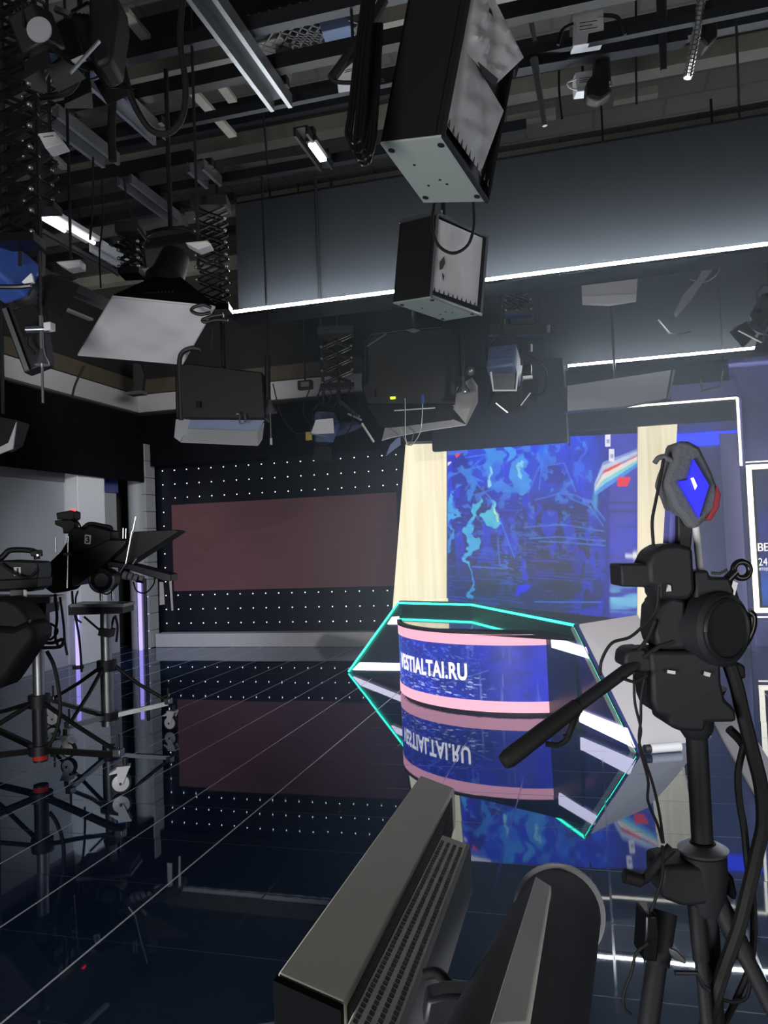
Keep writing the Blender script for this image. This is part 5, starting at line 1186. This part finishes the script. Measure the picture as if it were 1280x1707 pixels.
MB().slab([zc(560, -150), zc(760, -110), zc(800, 20), zc(835, 90), zc(760, 150), zc(600, 90)], DT-.04, .09).build('plate_block', 'tripod', h, bevel=.01)
MB().tube(spl([PD(*zc(*q), DT-.03) for q in ((840, 80), (870, 110), (865, 190), (830, 270), (790, 330))], 6), .011, 12).build('handle_ring', 'blackgloss', h)
MB().slab([zc(740, 165), zc(775, 160), zc(775, 270), zc(745, 265)], DT-.02, .03).build('spring_pin', 'steel', h)
MB().tube([PD(*zc(620, 350), DT-.05), PD(*zc(690, 325), DT-.05), PD(*zc(775, 335), DT-.05)], .008, 10).build('chrome_lever', 'alu', h)
MB().bar(PD(*zc(545, 498), DT-.08), PD(*zc(580, 508), DT-.08), .008, .01).build('level_window', 'paper', h); MB().bar(PD(*zc(290, 484), DT-.08), PD(*zc(345, 492), DT-.08), .006, .008).build('level_mark', 'steel', h)
MB().slab([zc(735, 425), zc(790, 425), zc(828, 450), zc(832, 540), zc(770, 535)], DT, .04).build('rear_knob', 'tripod', h, bevel=.008)
pts = [PD(*q) for q in ((1120, 1098, DT), (1090, 1094, DT-.02), (1055, 1110, DT-.05), (1010, 1142, DT-.08), (955, 1182, DT-.12))]
hd = MB().tube(spl(pts, 5), .0165, 14).build('pan_handle', 'tripod', h)
MB().tube([PD(*q) for q in ((962, 1177, DT-.115), (905, 1220, DT-.15), (848, 1264, DT-.19), (838, 1271, DT-.195))], [.019, .022, .0225, .017], 16).build('grip', 'rubber', hd)
MB().slab([(1052, 1082), (1075, 1080), (1082, 1095), (1104, 1095), (1104, 1122), (1070, 1122), (1040, 1112), (1042, 1090)], DT-.06, .09).build('handle_clamp', 'tripod', h, bevel=.008)
MB().tube([PD(x, y, DT-.06) for x, y in ((1072, 1096), (1098, 1078), (1122, 1070))], .006, 8).build('clamp_lever', 'tripod', h)
MB().tube(spl([PD(x, y, DT-.1) for x, y in ((965, 1185), (952, 1215), (945, 1232), (930, 1242), (910, 1240))], 6), .007, 8).tube(spl([PD(x, y, DT-.11) for x, y in ((958, 1190), (948, 1222), (940, 1228))], 6), .006, 8).build('wire_loop', 'rubber', hd)
# camera-control device above the head
t = thing('follow_unit', 'black device with square barrel pointing left on the fluid head', 'device', PD(1110, 1000, DT))
MB().slab([(1034, 940), (1100, 940), (1100, 980), (1036, 978)], DT-.05, .1).build('barrel', 'tripod', t, bevel=.006)
MB().slab([(1080, 940), (1090, 918), (1108, 908), (1130, 906), (1156, 912), (1160, 985), (1150, 1000), (1100, 1000), (1097, 978), (1082, 975)], DT-.06, .12).build('hood', 'tripod', t, bevel=.012)
MB().slab([(1112, 972), (1120, 975), (1121, 987), (1110, 988)], DT-.065, .02).build('latch', 'steel', t, bevel=.003)
MB().slab([(1092, 1002), (1105, 992), (1160, 990), (1165, 1090), (1105, 1095), (1094, 1060)], DT-.03, .1).build('body', 'tripod', t, bevel=.012)
MB().slab([(1157, 952), (1182, 950), (1184, 962), (1216, 962), (1225, 985), (1222, 1005), (1160, 1005)], DT-.05, .1).build('mount', 'tripod', t, bevel=.008)
c = PD(1236, 950, DT-.03); MB().torus(c, .021, .0085, HF, 28, 10).build('ring', 'blackgloss', t)
MB().tube([PD(1212, 966, DT-.03), PD(1226, 952, DT-.03)], .012, 10).build('ring_arm', 'blackgloss', t)
MB().tube([PD(x, y, DT-.04) for x, y in ((1186, 955), (1200, 956), (1212, 950))], .004, 8).build('chrome_wire', 'alu', t)
MB().slab([(1222, 968), (1230, 972), (1224, 995), (1216, 990)], DT-.045, .015).build('chrome_catch', 'steel', t)
# microphone with sign
m = thing('sign_microphone', 'grey reporter microphone with a blue notched diamond sign and red side, upright on the tripod', 'microphone', PD(1160, 955, DT))
cub = [(1130, 734), (1150, 735), (1168, 744), (1190, 790), (1201, 822), (1198, 850), (1172, 872), (1168, 880), (1152, 880), (1142, 864), (1125, 845), (1118, 826), (1108, 808), (1113, 790), (1120, 772)]
MB().slab(cub, DT-.03, .09).build('sign_block', 'foam', m, bevel=.012)
MB().slab([(1196, 808), (1202, 824), (1199, 846), (1186, 868), (1178, 866), (1190, 845)], DT-.036, .09).build('red_side', 'red', m, bevel=.003)
lg = MB().slab([(1156, 765), (1182, 809), (1165, 863), (1130, 802), (1146, 800)], DT-.042, .008).build('logo_plate', 'logo', m)
MB().slab([(1152, 797), (1156, 796), (1162, 810), (1159, 816)], DT-.048, .004).build('logo_mark', 'text', lg)
MB().cyl(PD(1160, 878, DT), PD(1167, 955, DT), .0095, n=18).build('stem', 'white', m)
MB().slab([(1118, 838), (1130, 838), (1128, 910), (1114, 908)], DT+.02, .04).build('side_post', 'sideblue', m)
MB().slab([(1130, 840), (1148, 870), (1156, 880), (1152, 925), (1130, 912)], DT, .05).build('clip', 'black', m, bevel=.006)
MB().tube(spl([PD(x, y, DT-.02) for x, y in ((1091, 772), (1097, 764), (1106, 761), (1112, 764), (1120, 768))], 5), .007, 8).build('foam_tuft', 'foam', m)
def fcable(px, r, label, m='rubber'): return cable(px, r, label, m, name='cable', ns=8)
fcable([(1106, 764, DT-.02), (1100, 800, DT-.02), (1092, 840, DT-.02), (1087, 870, DT-.02), (1089, 910, DT-.02)], .0042, 'thin dark cable hanging left of the microphone')
fcable([(1098, 978, DT-.08), (1094, 1015, DT-.08), (1075, 1040, DT-.08), (1050, 1062, DT-.08), (1020, 1072, DT-.08), (1003, 1100, DT-.08), (1000, 1125, DT-.08)], .004, 'thin dark cable curving from the device toward the pan handle')
fcable([(1092, 1035, DT-.07), (1080, 1062, DT-.07), (1064, 1085, DT-.07)], .005, 'short cable from the device to the handle clamp')
fcable([(1057, 1120, DT-.07), (1058, 1170, DT-.07), (1068, 1215, DT-.07), (1066, 1245, DT-.07), (1080, 1300, DT-.07), (1080, 1335, DT-.07), (1096, 1375, DT-.07), (1104, 1405, DT-.07)], .0035, 'thin cable hanging down to the tripod crown, left one')
fcable([(1076, 1122, DT-.07), (1069, 1160, DT-.07), (1068, 1200, DT-.07), (1066, 1240, DT-.07), (1086, 1300, DT-.07), (1098, 1350, DT-.07), (1106, 1405, DT-.07)], .0035, 'thin cable hanging down to the tripod crown, right one')
fcable([(1040, 1132, DT-.09), (1058, 1136, DT-.09), (1078, 1126, DT-.09)], .004, 'short cable under the handle clamp')
fcable([(1216, 1108, DT-.03), (1228, 1145, DT-.03), (1236, 1180, DT-.03), (1246, 1220, DT-.04), (1256, 1260, DT-.05), (1268, 1310, DT-.05), (1272, 1370, DT-.05), (1262, 1420, DT-.05), (1248, 1480, DT-.06), (1230, 1550, DT-.07), (1205, 1620, DT-.08), (1170, 1730, DT-.1)], .018, 'thick black cable bundle sweeping down the right edge')
fcable([(1240, 1240, DT-.02), (1230, 1290, DT-.02), (1233, 1340, DT-.02), (1240, 1380, DT-.02), (1246, 1440, DT-.02), (1256, 1520, DT-.02), (1252, 1600, DT-.02), (1230, 1660, DT-.02), (1200, 1720, DT-.02)], .009, 'black cable inside the thick bundle, swinging out at the bottom')
fcable([(1215, 1215, DT), (1232, 1232, DT), (1244, 1250, DT)], .012, 'short black strap joining the cable bundle to the head')
fcable([(1104, 1410, DT-.1), (1104, 1460, DT-.1), (1092, 1500, DT-.1), (1082, 1530, DT-.1), (1082, 1560, DT-.1)], .004, 'thin cable running from the crank down to the leg lock')
fcable([(1080, 1572, DT-.13), (1060, 1590, DT-.13), (1053, 1620, DT-.13), (1040, 1655, DT-.13), (1040, 1680, DT-.13), (1052, 1692, DT-.13)], .004, 'thin wavy cable hanging left of the tripod leg')
fcable([(1190, 1660, DT-.05), (1220, 1670, DT-.05), (1245, 1660, DT-.05), (1252, 1610, DT-.05), (1249, 1590, DT-.05)], .005, 'thin cable loop at the bottom right corner')

# ------------------------------------------------------------------ lamp heads in the bottom foreground
ZW = 1.17
a, b, c, d = PZ(701, 1292, ZW), PZ(757, 1313, ZW), PZ(574, 1671, ZW), PZ(463, 1622, ZW)
t = thing('fluorescent_fixture', 'long pale grey lamp housing with perforated side in the bottom foreground', 'lamp', (a+c)/2-UZ*.2)
MB().hexa([a-UZ*.11, b-UZ*.11, c-UZ*.11, d-UZ*.11], [a, b, c, d]).build('housing', 'beige', t, bevel=.004)
e = (c-b).normalized(); sd = (c-d).normalized()
MB().hexa([d-UZ*.3+e*.004, c-UZ*.3+e*.004, c-UZ*.3+e*.02, d-UZ*.3+e*.02], [d-UZ*.001+e*.004, c-UZ*.001+e*.004, c-UZ*.001+e*.02, d-UZ*.001+e*.02]).build('end_cap', 'drape', t)
zv = ZW-.012
v0, v1, v2, v3 = PZ(737, 1391, zv), PZ(778, 1406, zv), PZ(666, 1707, zv), PZ(588, 1688, zv)
g0, g1 = PZ(757, 1314, zv), PZ(574, 1672, zv)
MB().hexa([g0-UZ*.09, v0+(v0-v3)*.0-UZ*.09, v3-UZ*.09, g1-UZ*.09], [g0, v0, v3, g1]).build('groove', 'groove', t)
v2x, v3x = v2+(v2-v1)*.08, v3+(v3-v0)*.08
ve = MB().hexa([v0-UZ*.1, v1-UZ*.1, v2x-UZ*.1, v3x-UZ*.1], [v0, v1, v2x, v3x]).build('vent_box', 'beige', t, bevel=.003)
k = MB()
for r in range(4):
    for i in range(52):
        u = .14+.72*r/3; v = .05+.9*i/51
        p = (v0*(1-u)+v1*u)*(1-v)+(v3x*(1-u)+v2x*u)*v; dv_ = (v3x-v0).normalized(); du_ = (v1-v0).normalized()
        k.box(p+UZ*.0006, (.010, .0085, .0016), (du_, dv_, UZ))
k.build('vent_slots', 'black', ve)
MB().hexa([v1-UZ*.11, v2x-UZ*.11, v2x-UZ*.11+sd*.01, v1-UZ*.11+sd*.01], [v1, v2x, v2x+sd*.01, v1+sd*.01]).build('side_edge', 'pale', t)
mid = (a+c)/2; nr = (c+d)/2-e*.18
MB().cyl(nr-UZ*.11, (nr.x, nr.y, .03), .018, n=14).build('stand_pole', 'black', t)
for q in range(3):
    an = q*2.1+.4; MB().cyl((nr.x, nr.y, .35), (nr.x+.35*math.cos(an), nr.y+.35*math.sin(an), .01), .012, n=10).build('stand_leg', 'black', t)
# dark drum lamp with grey strip beside it
t = thing('drum_lamp', 'black drum shaped lamp head with pale grey strip on top, in the bottom foreground', 'lamp', PD(900, 1650, 1.25)-UZ*.2)
p0, pm = PD(933, 1516, 1.66), PD(866, 1720, 1.03); ax = (p0-pm).normalized(); LB = .98; p1 = p0-ax*LB
MB().lathe([(.084, 0), (.087, .02), (.087, LB-.02), (.084, LB-.005)], p1, ax, 40).build('barrel', 'drum', t)
MB().lathe([(.087, 0), (.0965, .003), (.0965, .02), (.087, .024)], p1+ax*(LB-.03), ax, 40).build('front_rim', 'white', t)
def on_drum(x, y, R):
    d = ray(x, y); w_ = CAM-p0; a_ = d-ax*d.dot(ax); b_ = w_-ax*w_.dot(ax)
    A_ = a_.dot(a_); B_ = 2*a_.dot(b_); C_ = b_.dot(b_)-R*R; D_ = B_*B_-4*A_*C_
    return CAM+d*((-B_-math.sqrt(max(D_, 0)))/(2*A_))
s0, s1, s2, s3 = on_drum(893, 1473, .101), on_drum(919, 1490, .101), on_drum(885, 1707, .101), on_drum(824, 1707, .101)
s2 = s2+(s2-s1)*.06; s3 = s3+(s3-s0)*.06
nn = (s1-s0).cross(s3-s0).normalized(); nn = nn if nn.dot(fw) < 0 else -nn
yb = MB().prism([s0, s1, s2, s3], -nn*.014).build('strip', 'beige', t, bevel=.003)
MB().prism([s0+nn*.001, s1+nn*.001, s1+(s2-s1)*.07+nn*.001, s0+(s3-s0)*.09+nn*.001], nn*.001).build('strip_tip', 'pale', yb)
k = MB()
for u in (.12, .88): k.cyl(s0*(1-u)+s1*u+(s3-s0)*.06, s0*(1-u)+s1*u+(s3-s0)*.06+nn*.003, .003, n=8)
k.build('rivet', 'steel', yb)
MB().slab([(792, 1655), (836, 1664), (815, 1730), (770, 1730)], 1.02, .03).build('side_plate', 'beige', t)
pb = PD(790, 1690, 1.0); MB().lathe([(.017, 0), (.018, .006), (.012, .013), (.004, .015)], pb+HF*.02, -fw, 20).build('lock_bolt', 'alu', t)
MB().slab([(712, 1668), (745, 1660), (796, 1660), (780, 1712), (705, 1712)], 1.03, .04).build('bracket', 'steeld', t, bevel=.006)
MB().tube(spl([PD(x, y, 1.1) for x, y in ((706, 1625), (728, 1622), (748, 1640), (757, 1662))], 6), .008, 10).build('power_lead', 'rubber', t)
MB().ball(PD(886, 1648, 1.15), .006).build('strip_screw', 'alu', t)
q = p1+ax*.2-UZ*.06; MB().cyl(q, (q.x, q.y, .03), .018, n=14).build('stand_pole', 'black', t)
for i in range(3):
    an = i*2.1+1.2; MB().cyl((q.x, q.y, .35), (q.x+.35*math.cos(an), q.y+.35*math.sin(an), .01), .012, n=10).build('stand_leg', 'black', t)
# ------------------------------------------------------------------ unseen fill lights and haze added to the room
def area(name, loc, target, size, power, col):
    l = bpy.data.lights.new(name, 'AREA'); l.energy = power; l.size = size; l.color = col
    o = bpy.data.objects.new(name, l); COL.objects.link(o); o.location = loc
    o.rotation_euler = (Vector(target)-Vector(loc)).to_track_quat('-Z', 'Y').to_euler(); return o
def spot(name, loc, target, deg, power, col, blend_=.6, r=.25):
    l = bpy.data.lights.new(name, 'SPOT'); l.energy = power; l.spot_size = math.radians(deg); l.spot_blend = blend_; l.shadow_soft_size = r; l.color = col
    o = bpy.data.objects.new(name, l); COL.objects.link(o); o.location = loc
    o.rotation_euler = (Vector(target)-Vector(loc)).to_track_quat('-Z', 'Y').to_euler(); return o
def glowlamp(name, loc, power, col, r=.05):
    l = bpy.data.lights.new(name, 'POINT'); l.energy = power; l.color = col; l.shadow_soft_size = r
    o = bpy.data.objects.new(name, l); COL.objects.link(o); o.location = loc; return o
area('fill_light', (-2.5, -1.3, .5), (-2.3, 6.5, 4.6), 2.4, 300, (1, .98, .96))  # added unseen uplight near the floor, brightens cloths and undersides
area('fill_light', (3.4, -1.6, .6), (-.2, 5.2, 4.4), 1.8, 70, (1, .98, .96))  # weaker unseen uplight, added on the right for the box diffusers
spot('fill_spot', (6.8, -1.5, 4.6), (-.6, 9.6, .2), 34, 5200, (.96, .97, 1))  # spot added out of view, lifts the grey desk flank
spot('fill_spot', PD(345, 650, 8.75), (-8.3, 12.2, .8), 58, 520, (.9, .94, 1), .8)  # spot added unseen behind the lamp bank, lights the left scenery
yc = yx(227)
spot('fill_spot', PD(330, 600, 8.9), (-9.4, 14.6, 5.2), 64, 420, (1, .97, .92), .8)  # added spot with no visible source, brightens the white wall band
w = bpy.data.worlds.new('world'); SC.world = w; w.use_nodes = True
w.node_tree.nodes['Background'].inputs[0].default_value = (.5, .55, .6, 1); w.node_tree.nodes['Background'].inputs[1].default_value = .02
SC.view_settings.view_transform = 'Standard'; SC.view_settings.look = 'None'; SC.view_settings.gamma = 1.0; SC.view_settings.use_curve_mapping = False
SC.view_settings.exposure = 0.0
# haze added to imitate lens glow, thickest round the desk and the lit screens
nt = w.node_tree
vs_ = nt.nodes.new('ShaderNodeVolumeScatter'); vs_.inputs['Anisotropy'].default_value = .35; vs_.inputs['Color'].default_value = (.72, .88, 1, 1)
ge = nt.nodes.new('ShaderNodeNewGeometry'); sb = nt.nodes.new('ShaderNodeVectorMath'); sb.operation = 'SUBTRACT'; sb.inputs[1].default_value = (.0, 8.6, 1.8)
ml = nt.nodes.new('ShaderNodeVectorMath'); ml.operation = 'MULTIPLY'; ml.inputs[1].default_value = (.25, .27, .3)
ln = nt.nodes.new('ShaderNodeVectorMath'); ln.operation = 'LENGTH'; mr = nt.nodes.new('ShaderNodeMapRange'); mr.interpolation_type = 'SMOOTHSTEP'
mr.inputs['From Min'].default_value = 0; mr.inputs['From Max'].default_value = 1.25; mr.inputs['To Min'].default_value = .145; mr.inputs['To Max'].default_value = 0
L = nt.links.new; L(ge.outputs['Position'], sb.inputs[0]); L(sb.outputs[0], ml.inputs[0]); L(ml.outputs[0], ln.inputs[0]); L(ln.outputs['Value'], mr.inputs['Value']); L(mr.outputs[0], vs_.inputs['Density'])
L(vs_.outputs[0], nt.nodes['World Output'].inputs['Volume'])
SC.cycles.volume_bounces = 0; SC.cycles.volume_step_rate = 4.0; SC.cycles.volume_max_steps = 14
